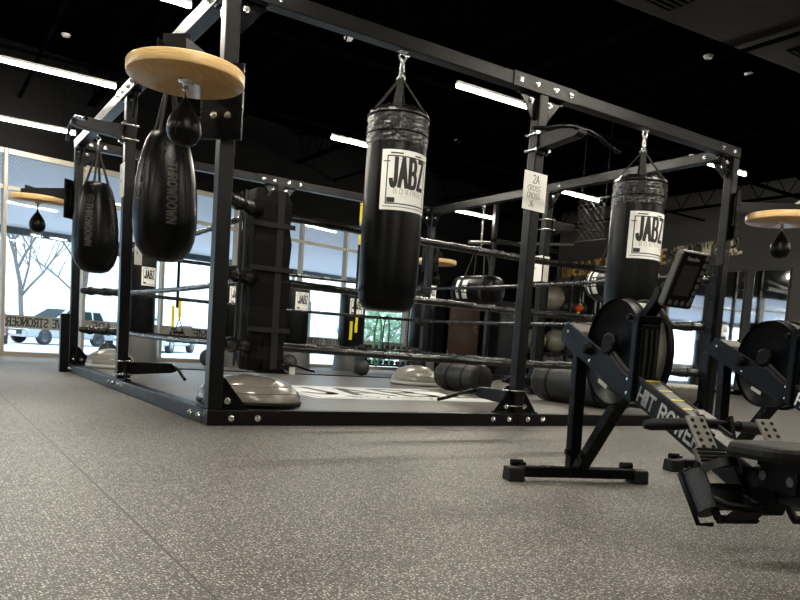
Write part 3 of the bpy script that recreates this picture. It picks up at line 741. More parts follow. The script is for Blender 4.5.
# ------------------------------------------------------------------ speed bags
def platform(lab, x, y, z, D_, rz, baglab, br=.3):
    t = thing('speed_bag_platform', lab, 'speed bag platform', (x, y, z), R(rz), 'speed bag platforms on the rig corners')
    b = B(); b.lathe([(.001, .0), (br-.004, 0), (br, .004)], (D_, 0, 0), 48); b.build('board', M['bamboo'], t)
    b = B(); b.lathe([(br, .004), (br+.002, .012), (br+.002, .05), (br-.002, .056), (.001, .056)], (D_, 0, 0), 48, caps=False); b.build('board_rim', M['bamboo_e'], t)
    b = B()
    for s_ in (-1, 1): b.box(.055, .075, -.12, .12, .0-.16, .24) if s_ > 0 else None
    b.box(.04, .056, -.06, .06, -.055, .20); b.build('mount_plate', M['metal2'], t, .003)
    mp_ = t.children[-1] if t.children else None
    for yy in (-.04, .04):
        for zz in (-.035, .165): o = bolt((.076, yy, zz), (1, 0, 0), t); o.name = 'bolt'
    for yy in (-.07, .07):
        b = B(); b.prism([(.075, .06), (D_+.16, .06), (D_+.16, .14), (D_+.02, .15), (.075, .15)], (0, yy-.004, 0), (1, 0, 0), (0, 0, 1), (0, .008, 0)); b.build('support_arm', M['metal'], t, .002)
    B().box(D_+.10, D_+.11, -.07, .07, .06, .18).build('cross_plate', M['metal'], t, .002)
    b = B(); b.lathe([(.036, 0), (.034, -.008), (.014, -.012), (.012, -.03)], (D_, 0, 0), 16); b.sphere((D_, 0, -.038), .016, 12, 8); b.tube([(D_, 0, -.05), (D_, 0, -.07)], .006, 6)
    b.torus((D_, 0, -.078), .012, .003, (0, 1, 0)); b.build('swivel', M['steel'], t)
    for k in range(3):
        a = 2*PI*k/3; o = B().lathe([(.008, 0), (.008, -.005)], (D_+.055*math.cos(a), .055*math.sin(a), 0), 8).build('screw', M['steel'], t)
    c = Matrix.Rotation(R(rz), 3, 'Z') @ Vector((D_, 0, 0)); p = (x + c.x, y + c.y, z - .075)
    g = thing('speed_bag', baglab, 'speed bag', p, group='small leather speed bags')
    b = B(); b.lathe([(.004, 0), (.010, -.003), (.015, -.018), (.026, -.032), (.045, -.058), (.068, -.095), (.080, -.13), (.084, -.16), (.078, -.19), (.060, -.216), (.034, -.231), (.001, -.236)], n=28, caps=False); b.build('bladder', M['vinyl'], g)
    b = B(); b.torus((0, 0, .004), .012, .003, (1, 0, 0)); b.build('hanging_loop', M['black'], g)
    b = B()
    for k in range(4):
        a = PI/4 + PI/2*k; b.tube([(r_*math.cos(a), r_*math.sin(a), zz) for r_, zz in ((.0165, -.018), (.0275, -.032), (.0465, -.058), (.0695, -.095), (.0815, -.13), (.0855, -.16), (.0795, -.19), (.0615, -.216), (.035, -.2315))], .0012, 4)
    b.build('seam', M['strap'], g)
    return t
platform('round plywood speed bag platform on the front left corner post', h, h, 1.73, .49, 227, 'black speed bag under the large near plywood board', .277)
platform('round plywood speed bag platform at far left, in front of the windows', h, L-h, 1.775, .5, 132, 'black speed bag in front of the left windows', .285)
platform('round plywood speed bag platform at the right edge on the front right post', L-h, h, 1.815, .46, -45, 'black speed bag at the right edge against the charcoal wall')
platform('round plywood speed bag platform on the rear right corner post, in the dark', L-h, L-h, 1.74, .5, 45, 'black speed bag half hidden behind the rear right corner post')

# ------------------------------------------------------------------ heavy bags
def jabz_label(b_white, b_ink, b_grey, r, a0, w, z0, z1):
    cyl_patch(b_white, r+.0012, a0, w, z0, z1, 16)
    f = cylf(r+.0022, z0, a0); Hh = z1 - z0
    k = w/.36
    def ln(u0, u1, v0, v1):
        n = max(1, int((u1-u0)/.02)); 
        for i in range(n):
            a, c = u0 + (u1-u0)*i/n, u0 + (u1-u0)*(i+1)/n; b_ink.add([f(a, v0, 0), f(c, v0, 0), f(c, v1, 0), f(a, v1, 0)], [(0, 1, 2, 3)])
    m = .035*k; th = .007*k
    ln(m, w-.012*k, Hh-m-th, Hh-m); ln(m, m+th, m, Hh-m); ln(m, w-.012*k, m, m+th); ln(w-m-th, w-m, m, Hh-m)
    ln(.012*k, m+.02*k, Hh-.075*k, Hh-.069*k); ln(.02*k, w-.02*k, .018*k, .022*k); ln(m+.01*k, m+.06*k, m+.01*k, m+.04*k); ln(m+.02*k, m+.10*k, Hh-.025*k, Hh-.017*k); ln(w*.6, w*.75, Hh-.028*k, Hh-.02*k)
    lw = w - .13*k; hh = .165*k; g_ = .34; xs = lw/(text_width('JABZ', g_, 1.)*hh)
    write(b_ink, 'JABZ', f, hh, .155, g_*xs, xs, seg=.02, u0=.065*k, v0=Hh*.40)
    write(b_grey, 'BOXING', f, .030*k, .14, .6, 1., seg=.02, u0=.085*k, v0=Hh*.27)
    rr = random.Random(5)
    for i in range(26):
        u, v = rr.uniform(m, w-m), rr.uniform(m, Hh-m); e = rr.uniform(.001, .004)*k
        if abs(v/Hh-.5) < .15: continue
        ln(u, u+e*2, v, v+e)
def heavy_bag(lab, x, y, ztop, z0, z1, r, aoff, w, lz0, lz1, rz=0):
    t = thing('heavy_bag', lab, 'heavy bag', (x, y, z0)); z1 -= z0; zt = ztop - z0; lz0 -= z0; lz1 -= z0
    prof = [(.001, .02), (r*.55, .0), (r*.72, .004), (r*.84, .022), (r*.93, .06), (r*.98, .12), (r, .19), (r*1.0, .3), (r*.992, z1*.5), (r*.995, z1-.30), (r*.985, z1-.22)]
    b = B(); b.lathe(prof, n=72, caps=False)
    vs = [Vector(v) for v in b.v]
    for i, v in enumerate(vs):  # puckered bottom
        a = math.atan2(v.y, v.x)
        if v.z < .11 and math.hypot(v.x, v.y) > r*.6: k = 1 + .012*math.sin(a*36) ; v.x *= k; v.y *= k
        elif v.z > z1*.3: k = 1 + .006*math.sin(a*5 + v.z*3); v.x *= k; v.y *= k
        b.v[i] = tuple(v)
    body = b.build('bag_body', M['vinyl'], t)
    b = B(); n = 72; rows = 22; vs = []
    for i in range(rows+1):
        z = z1-.225 + .225*i/rows; rr = r*1.0 if i < rows-3 else r*(1.0 - .06*(i-rows+3)); rr += .004*math.sin(i*2.6)
        for j in range(n): a = 2*PI*j/n; q = rr*(1 + .012*math.sin(a*30 + i*.7) + .008*math.sin(a*11-i)); vs.append((q*math.cos(a), q*math.sin(a), z + .006*math.sin(a*13+i)))
    fs = [(i*n+j, i*n+(j+1) % n, (i+1)*n+(j+1) % n, (i+1)*n+j) for i in range(rows) for j in range(n)]; b.add(vs, fs, True)
    b.add(vs[-n:], [tuple(range(n))]); b.build('gathered_collar', M['vinyl_wr'], t)
    b = B(); b.torus((0, 0, z1-.05), r*1.015, .006, n=48); b.torus((0, 0, z1-.16), r*1.015, .005, n=48); b.build('collar_cord', M['black'], t)
    top = Vector((0, 0, zt - .155)); k = zt - .155 - z1
    for i in range(4):
        a = R(20 + 90*i + rz); p = Vector((r*.96*math.cos(a), r*.96*math.sin(a), z1-.03)); tv = Vector((-math.sin(a), math.cos(a), 0))
        b = B(); q = top + Vector((math.cos(a)*.015, math.sin(a)*.015, -.02)); nn = Vector((math.cos(a), math.sin(a), .3)).normalized()*.003
        pl_ = Vector((r*1.02*math.cos(a), r*1.02*math.sin(a), z1-.14))
        for c, d in ((q, p), (p, pl_)):
            wa, wb = (.017, .028) if c == q else (.028, .028)
            b.add([c-tv*wa-nn, c+tv*wa-nn, d+tv*wb-nn, d-tv*wb-nn, c-tv*wa+nn, c+tv*wa+nn, d+tv*wb+nn, d-tv*wb+nn], [(0,1,2,3),(7,6,5,4),(0,4,5,1),(1,5,6,2),(2,6,7,3),(3,7,4,0)])
        b.build('hanging_strap', M['strap'], t)
    b = B()
    for i in range(4): a = R(20+90*i+rz); b.torus(top + Vector((math.cos(a)*.012, math.sin(a)*.012, -.014)), .013, .003, (math.sin(a), -math.cos(a), .2))
    b.torus(top + Vector((0, 0, .005)), .016, .004, (1, 0, 0)); b.build('ring', M['steel'], t)
    b = B(); b.torus(top + Vector((0, 0, .052)), .014, .0045, (0, 1, 0), sy=2.4) ; b.build('snap_hook', M['steel'], t)
    b = B(); b.lathe([(.007, 0), (.007, .03)], top + Vector((0, 0, .078)), 8); b.torus((0, 0, zt-.033), .026, .006, (0, 1, 0)); b.box(-.03, .03, -.022, .022, zt-.006, zt-.001); b.build('beam_shackle', M['steel'], t)
    tc = math.atan2(CAM.y-y, CAM.x-x); a0 = tc + aoff
    bw, bi, bg_ = B(), B(), B(); jabz_label(bw, bi, bg_, r, a0, w, lz0, lz1)
    o = bw.build('printed_label', M['label'], t); bi.build('label_lettering', M['ink'], o); bg_.build('label_subtext', M['pale'], o)
    return t
heavy_bag('tall black heavy bag with white JABZ label hanging from the front beam, centre', 1.155, .045, H-T, .735, 1.985, .190, R(-26), .355, 1.345, 1.705, -57)
heavy_bag('black heavy bag with white JABZ label hanging at right behind the rower', 3.44, .045, H-T, .85, 1.975, .205, R(-15), .36*1.03, 1.325, 1.685, 25)

def teardrop(lab, x, y, ztop, z0, z1, r, tx, emb, rz=0):
    t = thing('teardrop_bag', lab, 'teardrop bag', (x, y, z0), group='teardrop bags on the left side'); hh = z1 - z0; zt = ztop - z0
    P_ = [(.001, 0), (.35, .004), (.62, .03), (.84, .10), (.95, .18), (1, .28), (1, .38), (.985, .50), (.94, .62), (.87, .74), (.77, .85), (.67, .93), (.57, .98), (.48, 1.0), (.001, .99)]
    def rad(v):
        for (r0, h0), (r1, h1) in zip(P_[:-2], P_[1:-1]):
            if h0 <= v <= h1: return r*(r0 + (r1-r0)*(v-h0)/max(1e-6, h1-h0))
        return r*.5
    b = B(); b.lathe([(p*r, q*hh) for p, q in P_], n=64, caps=False)
    for i, v in enumerate(b.v):
        a = math.atan2(v[1], v[0]); k = 1 + .012*math.cos(a*8) + .006*math.sin(a*17+v[2]*25); b.v[i] = (v[0]*k, v[1]*k, v[2])
    b.build('bag_body', M['vinyl'], t)
    b = B()
    for k in range(8):
        a = 2*PI*(k+.5)/8; b.tube([((rad(q/24)+.0008)*math.cos(a)*.995, (rad(q/24)+.0008)*math.sin(a)*.995, q/24*hh) for q in range(1, 24)], .0016, 4)
        for q in range(5, 22, 1):
            rr = rad(q/24)*.995; u = Vector((-math.sin(a), math.cos(a), 0)); c = Vector((rr*math.cos(a), rr*math.sin(a), q/24*hh)); b.tube([c-u*.014, c+u*.014], .0022, 4)
    b.build('stitched_seam', M['black'], t)
    b = B(); b.torus((0, 0, hh-.01), r*.52, .007, n=32); b.build('top_cord', M['black'], t)
    top = Vector((0, 0, zt-.09))
    for i in range(4):
        a = R(45+90*i+rz); p = Vector((r*.5*math.cos(a), r*.5*math.sin(a), hh-.01)); q = Vector((r*.67*math.cos(a), r*.67*math.sin(a), hh*.90))
        B().tube([top, top.lerp(p, .5)*1.0, p, q], [.006, .009, .010, .009], 6).build('hanging_strap', M['strap'], t)
    b = B(); b.torus(top, .014, .004, (1, 0, 0)); b.tube([top + Vector((0, 0, .015)), top + Vector((0, 0, .06))], .005, 6); b.torus((0, 0, zt-.016), .015, .004, (0, 1, 0)); b.build('swivel', M['steel'], t)
    tc = math.atan2(CAM.y-y, CAM.x-x)
    def surf(a0, z_top):
        def f(u, v, c):   # u runs down the bag, v across
            z = z_top - u; rr = rad(z/hh)*1.012 + .003; a = tc + a0 + v/r; return Vector((rr*math.cos(a), rr*math.sin(a), z))
        return f
    b = B(); write(b, 'THROWDOWN', surf(tx, hh*.74), .055*r/.2, .2, .22, .8, seg=.02); b.build('bag_lettering', M['faint'], t)
    for a0, zz, rr in ((tx+.13, hh*.80, .03), (emb, hh*.50, .045)):
        b = B(); f = surf(a0, zz); 
        for k in range(24):
            a1, a2 = 2*PI*k/24, 2*PI*(k+1)/24; b.add([f(rr*math.cos(a1), rr*math.sin(a1), 0), f(rr*math.cos(a2), rr*math.sin(a2), 0), f(rr*.86*math.cos(a2), rr*.86*math.sin(a2), 0), f(rr*.86*math.cos(a1), rr*.86*math.sin(a1), 0)], [(0, 1, 2, 3)])
        write(b, 'T', lambda u, v, c: f(rr*.45 - v, -rr*.3 + u, c), rr*.9, .2, .2)
        b.build('round_emblem', M['faint'], t)
    return t
teardrop('large black teardrop bag hanging under the round board, behind the front left post', .045, 1.2, H-T, .985, 1.84, .211, .05, -.95)
teardrop('smaller black teardrop bag hanging at far left from the outward arm', -.19, 2.32, 1.99, .93, 1.63, .172, -.45, .9, 20)

def upper_bag(lab, x, y, zc, ln_, r, rz, lt=True):
    t = thing('uppercut_bag', lab, 'heavy bag', (x, y, zc), R(rz), 'sideways bags on the right side of the rig')
    prof = [(.001, -ln_/2), (r*.7, -ln_/2+.005), (r*.9, -ln_/2+.03), (r, -ln_/2+.09), (r*1.02, 0), (r, ln_/2-.09), (r*.9, ln_/2-.03), (r*.7, ln_/2-.005), (.001, ln_/2)]
    b = B(); b.lathe(prof, (0, 0, 0), 48, (1, 0, 0), caps=False)
    for i, v in enumerate(b.v):
        a = math.atan2(v[1], v[2]); k = 1 + .015*math.sin(a*20)*(abs(v[0])/(ln_/2))**3; b.v[i] = (v[0], v[1]*k, v[2]*k)
    b.build('bag_body', M['vinyl'], t)
    for x_ in (-ln_*.22, ln_*.22):
        b = B(); n = 32
        vs = []
        for i in range(n): a = 2*PI*i/n; vs += [(x_-.025, (r*1.03+.003)*math.sin(a), (r*1.03+.003)*math.cos(a)), (x_+.025, (r*1.03+.003)*math.sin(a), (r*1.03+.003)*math.cos(a))]
        b.add(vs, [(2*i, 2*i+1, (2*i+3) % (2*n), (2*i+2) % (2*n)) for i in range(n)], True); b.build('belt', M['strap'], t)
        for s_ in (-1, 1): B().tube([(x_, s_*r*.6, r*.82), (x_*.5, s_*.02, r+.30), (0, 0, r+.36)], .008, 6).build('hanging_strap', M['strap'], t)
    b = B(); zt = H-T-zc
    k = 0; z = r+.37
    while z < zt-.05: b.torus((0, 0, z), .012, .0035, (1, 0, 0) if k % 2 else (0, 1, 0), 12, 6, sy=1.5 if k % 2 else 1, sx=1); z += .03; k += 1
    b.torus((0, 0, zt-.03), .02, .005, (0, 1, 0)); b.box(-.025, .025, -.02, .02, zt-.008, zt-.001); b.build('chain', M['steel'], t)
    if lt:
        b = B(); fw = lambda u, v, c: Vector((-ln_/2 + .12 + v*0 + (u), -(r*1.035+c)*math.cos(v/r), (r*1.035+c)*math.sin(v/r)))
        for i in range(6): v0, v1 = -.12 + .04*i, -.08 + .04*i; b.add([fw(0, v0, 0), fw(.16, v0, 0), fw(.16, v1, 0), fw(0, v1, 0)], [(0, 1, 2, 3)], True)
        o = b.build('printed_label', M['label'], t); b = B(); write(b, 'JABZ', lambda u, v, c: fw(u, v, .002), .085, .18, .15, .55, u0=.015, v0=-.04); b.build('label_lettering', M['ink'], o)
    return t
upper_bag('black bag hanging sideways on a chain in the dark, left of the front middle post', 4.6, 3.48, 1.29, .66, .18, -72)
upper_bag('black sideways hanging bag mostly hidden behind the right heavy bag', 4.6, 1.27, 1.31, .62, .18, -105)

def lying_bag(lab, x, y, zf, ln_, r, rz, bands):
    t = thing('lying_heavy_bag', lab, 'heavy bag', (x, y, zf), R(rz), 'bags lying on the ring mat')
    prof = [(.001, -ln_/2), (r*.5, -ln_/2+.002), (r*.86, -ln_/2+.012), (r*.96, -ln_/2+.035), (r, -ln_/2+.08), (r*1.0, -ln_*.2), (r*.99, 0), (r, ln_*.2), (r, ln_/2-.08), (r*.96, ln_/2-.035), (r*.86, ln_/2-.012), (r*.5, ln_/2-.002), (.001, ln_/2)]
    b = B(); b.lathe(prof, (0, 0, r), 56, (1, 0, 0), caps=False)
    for i, v in enumerate(b.v):
        a = math.atan2(v[1], v[2]-r); e = (abs(v[0])/(ln_/2))**4; k = 1 + .03*math.sin(a*14)*e; b.v[i] = (v[0], v[1]*k, max(0.001, r + (v[2]-r)*k))
    b.build('bag_body', M['vinyl_lit'], t)
    for x_ in bands:
        b = B(); n = 40; vs = []
        for i in range(n): a = 2*PI*i/n; q = r + .003; vs += [(x_-.02, q*math.sin(a), r+q*math.cos(a)), (x_+.02, q*math.sin(a), r+q*math.cos(a))]
        b.add(vs, [(2*i, 2*i+1, (2*i+3) % (2*n), (2*i+2) % (2*n)) for i in range(n)], True); b.build('band', M['black'], t)
    b = B()
    for s_ in (-1, 1): b.torus((s_*(ln_/2-.001), 0, r), r*.32, .004, (1, 0, 0), 24, 6)
    b.build('round_emblem', M['black'], t)
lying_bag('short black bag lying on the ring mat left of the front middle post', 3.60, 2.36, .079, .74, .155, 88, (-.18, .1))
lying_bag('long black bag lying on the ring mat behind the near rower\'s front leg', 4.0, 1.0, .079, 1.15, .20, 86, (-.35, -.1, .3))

def bosu(lab, x, y, z, r=.32, hgt=.2, inv=False, dm='dome'):
    t = thing('balance_dome', lab, 'balance trainer', (x, y, z), group='grey balance domes')
    prof = [(r*math.cos(PI/2*i/12), .045 + hgt*math.sin(PI/2*i/12)) for i in range(12)] + [(.001, .045+hgt)]
    base = [(r*.9, 0), (r*1.0, .012), (r*1.02, .03), (r*.99, .046), (r*.97, .046)]
    Hh = .045+hgt
    if inv: prof = [(a, Hh-c) for a, c in prof]; base = [(a, Hh-c) for a, c in base]
    B().lathe(prof, n=48, caps=False).build('rubber_dome', M[dm], t); B().lathe(base, n=48).build('platform_base', M['domebase'] if dm == 'dome' else M['black'], t)
    b = B()
    for k in (.94, .80): b.torus((0, 0, (.045 + hgt*math.sqrt(1-k*k)) if not inv else Hh-.045-hgt*math.sqrt(1-k*k)), r*k+.001, .003, n=48, m=6)
    b.build('moulded_ring', M['dome'], t)
    if inv:
        b = B()
        for k in range(20): a = 2*PI*k/20; b.lathe([(.007, 0), (.007, .004)], (r*1.018*math.cos(a), r*1.018*math.sin(a), Hh-.028), 8, (math.cos(a), math.sin(a), 0))
        b.build('rivet', M['black'], t)
bosu('grey balance dome on the ring mat beside the front left post', .415, .43, .079, .325, .155, False, 'dome2')
bosu('pale grey balance dome on the mat below the tall heavy bag', 3.57, 3.22, .079, .29, .19)
bosu('grey balance dome on the mat behind the left middle post', .35, 4.2, .079, .245, .16)
bosu('upside down grey balance dome on the floor behind the near rower', 6.42, 1.68, 0, .31, .25, True)

def sbag(lab, x, y, r, ztop, aoff, lz, brad=None):
    t = thing('standing_bag', lab, 'heavy bag', (x, y, 0), group='free standing bags along the windows'); br_ = brad or r*1.28
    b = B(); b.lathe([(br_, 0), (br_*1.0, .05), (br_*.93, .36), (br_*.85, .42), (r*.8, .43)], n=40); b.build('weighted_base', M['grey'], t)
    b = B(); b.lathe([(r*.7, .43), (r*.96, .45), (r, .50), (r, ztop-.08), (r*.96, ztop-.03), (r*.8, ztop), (.001, ztop)], n=48, caps=False); b.build('bag_body', M['vinyl'], t)
    tc = math.atan2(CAM.y-y, CAM.x-x); w = r*1.15
    bw, bi, bg_ = B(), B(), B(); jabz_label(bw, bi, bg_, r, tc+aoff, w, lz-w*.55, lz+w*.55)
    o = bw.build('printed_label', M['label'], t); bi.build('label_lettering', M['ink'], o); bg_.build('label_subtext', M['pale'], o)
sbag('black standing bag with JABZ label below the large teardrop bag', 1.40, 7.35, .21, 1.75, R(0), 1.27)
sbag('black standing bag with JABZ label just right of the front left post', 2.88, 7.55, .22, 1.5, R(-14), 1.13)
sbag('black standing bag with JABZ label just right of the corner pad', 4.13, 7.9, .245, 1.50, R(0), 1.16)
sbag('black standing bag behind the yellow suspension handles', 5.40, 8.15, .24, 1.50, R(-12), 1.17)
sbag('tall dark bag beside the rear right rig post, label near its top', 7.2, 8.5, .25, 1.86, R(10), 1.60)
for x, y, r, lab in ((.98, 7.4, .14, 'dark medicine ball on the floor seen between the left rig posts'), (2.38, 7.1, .14, 'dark medicine ball on the floor left of the front left post'), (3.66, 7.0, .135, 'dark medicine ball at the foot of the corner pad'), (4.72, 6.5, .13, 'dark medicine ball below the yellow suspension handles')):
    tag(B().sphere((0, 0, r), r, 28, 18).build('medicine_ball', M['ballblk']), lab, 'medicine ball', 'medicine balls near the windows', (x, y, 0))
# small white tag card by the rear middle post
tag(B().box(-.04, .04, -.002, .002, 0, .09).build('tag_card', M['paper']), 'small white card on the floor by the low rear grip bar', 'card', None, (2.55, 4.45, .079))

def trx(lab, x, y):
    t = thing('suspension_trainer', lab, 'suspension trainer', (x, y, 0), group='yellow suspension trainers')
    zt = H - T
    B().torus((0, 0, zt-.02), .03, .006, (0, 1, 0)).build('anchor_ring', M['steel'], t)
    B().box(-.018, .018, -.004, .004, 2.08, 2.33).build('yellow_strap', M['yellow'], t); B().box(-.018, .018, -.004, .004, 1.80, 2.02).build('yellow_strap', M['yellow'], t)
    B().box(-.016, .016, -.004, .004, .78, 1.8).build('black_strap', M['black'], t); B().box(-.014, .014, -.005, .005, 2.02, 2.08).build('buckle', M['steel'], t)
    for dx, z0 in ((-.045, .50), (.03, .60)):
        B().bar((dx, 0, z0+.06), (dx, 0, z0+.30), .032, .02).build('yellow_strap', M['yellow'], t)
        b = B(); b.tube([(dx, 0, .8), (dx, 0, z0+.30)], .008, 6); b.tube([(dx, 0, z0+.06), (dx-.04, .04, z0-.10), (dx+.04, -.04, z0-.10), (dx, 0, z0+.06)], .006, 6); b.build('handle_loop', M['black'], t)
        B().tube([(dx-.045, .04, z0-.10), (dx+.045, -.04, z0-.10)], .016, 10).build('foam_grip', M['rubber'], t)
trx('yellow suspension trainer hanging beside the tall heavy bag', 3.47, L-h)
trx('yellow suspension trainer hanging left of the front left post', 1.14, L-h)
b = B(); b.torus((0, 0, .55), .05, .012, (0, 1, 0), 28, 6, sy=6.5); tag(b.build('resistance_band', M['green']), 'green loop resistance band hanging under the tall heavy bag', 'resistance band', None, (3.62, 4.22, .02))
b = B(); b.torus((0, 0, .45), .045, .008, (0, 1, 0), 28, 6, sy=5.5); tag(b.build('resistance_band', M['black']), 'black loop resistance band beside the green band', 'resistance band', None, (3.74, 4.22, .2))

# paper signs taped to posts
def sign(lab, o, u, v, d, w, h_, lines, blanks=False, wonk=.02):
    u, v, d = Vector(u).normalized(), Vector(v).normalized(), Vector(d).normalized(); t = thing('paper_sign', lab, 'sign', o, group='paper signs taped to the rig')
    f = lambda a, c, e: u*a + v*c + d*e
    b = B(); b.add([f(0, 0, 0), f(w, 0, 0), f(w, h_, 0), f(0, h_, 0), f(0, 0, .001), f(w, 0, .001), f(w, h_, .001), f(0, h_, .001)], [(3, 2, 1, 0), (4, 5, 6, 7), (0, 1, 5, 4), (1, 2, 6, 5), (2, 3, 7, 6), (3, 0, 4, 7)]); s_ = b.build('paper_sheet', M['paper'], t)
    b = B()
    for txt, hh, uu, vv, xs in lines: write(b, txt, lambda a, c, e: f(a, c, .002), hh, .1, .2*xs, xs, u0=uu, v0=vv, wonk=wonk)
    b.build('handwriting', M['ink'], t)
sign('white paper sign reading 2A CROSS CROSS J6 on the front middle post', (2.186, -.002, 1.545), (1, 0, -.02), (0, 0, 1), (0, -1, 0), .216, .265, [('2A', .055, .085, .19, .75), ('CROSS', .036, .04, .135, .85), ('CROSS', .036, .04, .085, .85), ('J6', .04, .06, .025, .9)])
sign('white paper sign on the left face of the right middle post', (L-T-.003, 2.50, 1.36), (0, -1, 0), (0, 0, 1), (-1, 0, 0), .22, .29, [('2A', .035, .08, .21, .7), ('CROSS', .025, .05, .14, .8)])
sign('narrow white paper sign on the near face of the right middle post', (L-T+.01, 2.27, 1.36), (1, 0, 0), (0, 0, 1), (0, -1, 0), .08, .28, [('A', .03, .03, .2, .7)])
sign('white paper sign on the left face of the left middle post', (-.003, 2.40, 1.55), (0, -1, 0), (0, 0, 1), (-1, 0, 0), .16, .27, [('1A', .035, .05, .19, .7), ('JAB', .028, .035, .12, .8)])
sign('small white paper sign low on the left middle post inner side', (T+.012, 2.27, 1.03), (1, 0, 0), (0, 0, 1), (0, -1, 0), .06, .15, [('A', .03, .015, .08, .7)])
# ------------------------------------------------------------------ rowers (local x = lateral towards the visible side, y = along the rower to the seat, z up)
def rower(lab, loc, rz, full=True):
    t = thing('rowing_machine', lab, 'rowing machine', loc, R(rz), 'rowing machines')
    # front foot
    ft = B().box(-.27, .27, -.03, .03, .018, .062).build('front_foot', M['metal2'], t, .006)
    for s_ in (-1, 1):
        b = B(); b.prism([(-.042, 0), (.042, 0), (.034, .058), (-.034, .058)], (s_*.255, 0, 0), (0, 1, 0), (0, 0, 1), (s_*.07, 0, 0)); b.build('rubber_foot', M['rubber'], ft, .006)
        b = B(); b.cyl((s_*.235, -.045, .068), (s_*.285, -.045, .068), .015, 16); b.box(s_*.24-.012, s_*.24+.012, -.05, -.02, .05, .072); b.build('transport_wheel', M['black'], ft)
    B().bar((0, -.045, .05), (0, -.07, .60), .05, .05, (0, 1, 0)).build('upright_leg', M['metal2'], t, .004)
    B().bar((0, .01, .05), (0, .33, .42), .045, .05, (1, 0, 0)).build('brace_leg', M['metal2'], t, .004)
    for xx, yy in ((.026, -.048), (.024, .07)): B().lathe([(.014, 0), (.014, .01)], (xx, yy, .12), 8, (1, 0, 0)).build('bolt_head', M['black'], t)
    # side plates of the front beam
    P = [(-.125, .59), (-.125, .63), (-.075, .675), (.405, .495), (.455, .475), (.455, .385), (.40, .395)]
    for s_ in (-1, 1):
        b = B(); b.prism(P, (s_*.068, 0, 0), (0, 1, 0), (0, 0, 1), (-s_*.008, 0, 0)); b.build('side_plate', M['navy'], t, .004)
    b = B(); b.prism([(-.12, .60), (-.07, .668), (.02, .634), (.02, .56)], (-.052, 0, 0), (0, 1, 0), (0, 0, 1), (.104, 0, 0)); b.build('nose_cap', M['alu'], t, .004)
    b = B(); b.lathe([(.023, 0), (.023, .018), (.019, .022), (.019, .03), (.014, .031)], (.068, .14, .562), 24, (1, 0, 0)); b.build('side_knob', M['black'], t)
    for y, z in ((-.06, .632), (.14, .515), (.43, .41), (.43, .46)): B().lathe([(.006, 0), (.005, .003)], (.068, y, z), 8, (1, 0, 0)).build('screw', M['steel'], t)
    # flywheel drum
    c = (0, .268, .555); r = .201
    b = B(); b.lathe([(.001, 0), (r*.985, 0), (r, .008), (r, .02)], (.030, c[1], c[2]), 64, (1, 0, 0), caps=False); b.add([], [])
    dr_ = b
    b.lathe([(r, 0), (r*1.0, -.03)], (.036, c[1], c[2]), 64, (1, 0, 0), caps=False); b.build('drum_side_cover', M['navy'], t)
    b = B(); b.lathe([(r*.97, 0), (r*.97, -.08), (r*.95, -.08)], (.005, c[1], c[2]), 64, (1, 0, 0), caps=False); b.lathe([(.001, 0), (r*.96, 0)], (-.074, c[1], c[2]), 48, (-1, 0, 0), caps=False); b.build('drum_mesh', M['alu'], t)
    b = B(); b.torus((.008, c[1], c[2]), r*.995, .007, (1, 0, 0), 64, 8); b.torus((-.068, c[1], c[2]), r*.995, .009, (1, 0, 0), 64, 8); b.lathe([(.001, 0), (r*.99, 0), (r*.99, .012), (.001, .012)], (-.090, c[1], c[2]), 48, (1, 0, 0)); b.build('drum_rim', M['black'], t)
    b = B(); b.prism([(-.05, -.03), (-.035, .022), (-.0, .035), (.03, .025), (.045, -.005), (.04, -.035), (.0, -.05), (-.03, -.05)], (.05, .28, .595), (0, 1, 0), (0, 0, 1), (.028, 0, 0)); b.build('axle_housing', M['black'], t, .008)
    b = B(); b.tube([(.062, .30, .56), (.066, .40, .50), (.062, .45, .475)], .007, 8); b.tube([(.062, .29, .545), (.066, .39, .485), (.062, .44, .462)], .007, 8); b.build('chain_guide', M['strap'], t)
    b = B(); b.prism([(-.035, -.008), (.035, -.008), (.035, .008), (-.035, .008)], (.0515, .23, .43), (0, .94, -.34), (0, .34, .94), (.001, 0, 0)); b.build('small_sticker', M['pale'], t)
    # upright frame bars with the drive cover
    for s_ in (.062, -.02):
        B().box(s_-.006, s_+.008, .43, .465, .38, .69).build('upright_bar', M['navy'], t, .004)
    B().box(-.012, .055, .45, .475, .42, .66).build('drive_cover', M['black'], t, .006)
    b = B()
    for s_ in (.0, .02, .04): b.tube([(s_, .48, .45), (s_, .485, .55), (s_, .48, .64)], .006, 6)
    b.build('return_cord', M['rubber'], t)
    b = B(); b.box(-.026, .070, .40, .47, .665, .69); b.lathe([(.012, 0), (.012, .012)], (.07, .415, .685), 10, (1, 0, 0)); b.build('top_bracket', M['navy'], t, .004)
    # long beam with lettering
    p, q = Vector((0, .455, .425)), Vector((0, 1.16, .170)); a = (q-p).normalized(); n = Vector((0, -a.z, a.y))
    B().bar(p + Vector((.0165, 0, 0)), q + Vector((.0165, 0, 0)), .073, .088, (0, 0, 1), h2=.10).build('main_beam', M['navy'], t, .006)
    b = B(); b.prism([(-.012, .001), (.045, .001), (.045, .006), (-.012, .006)], p + n*.044 + a*.03, (1, 0, 0), n, a*.33); b.build('top_track', M['grey'], t)
    b = B()
    for s_ in (-.016, .049): b.bar(p + n*.048 + Vector((s_, 0, 0)), p + n*.052 + a*.46 + Vector((s_, 0, 0)), .009, .008)
    b.build('track_edge', M['strap'], t)
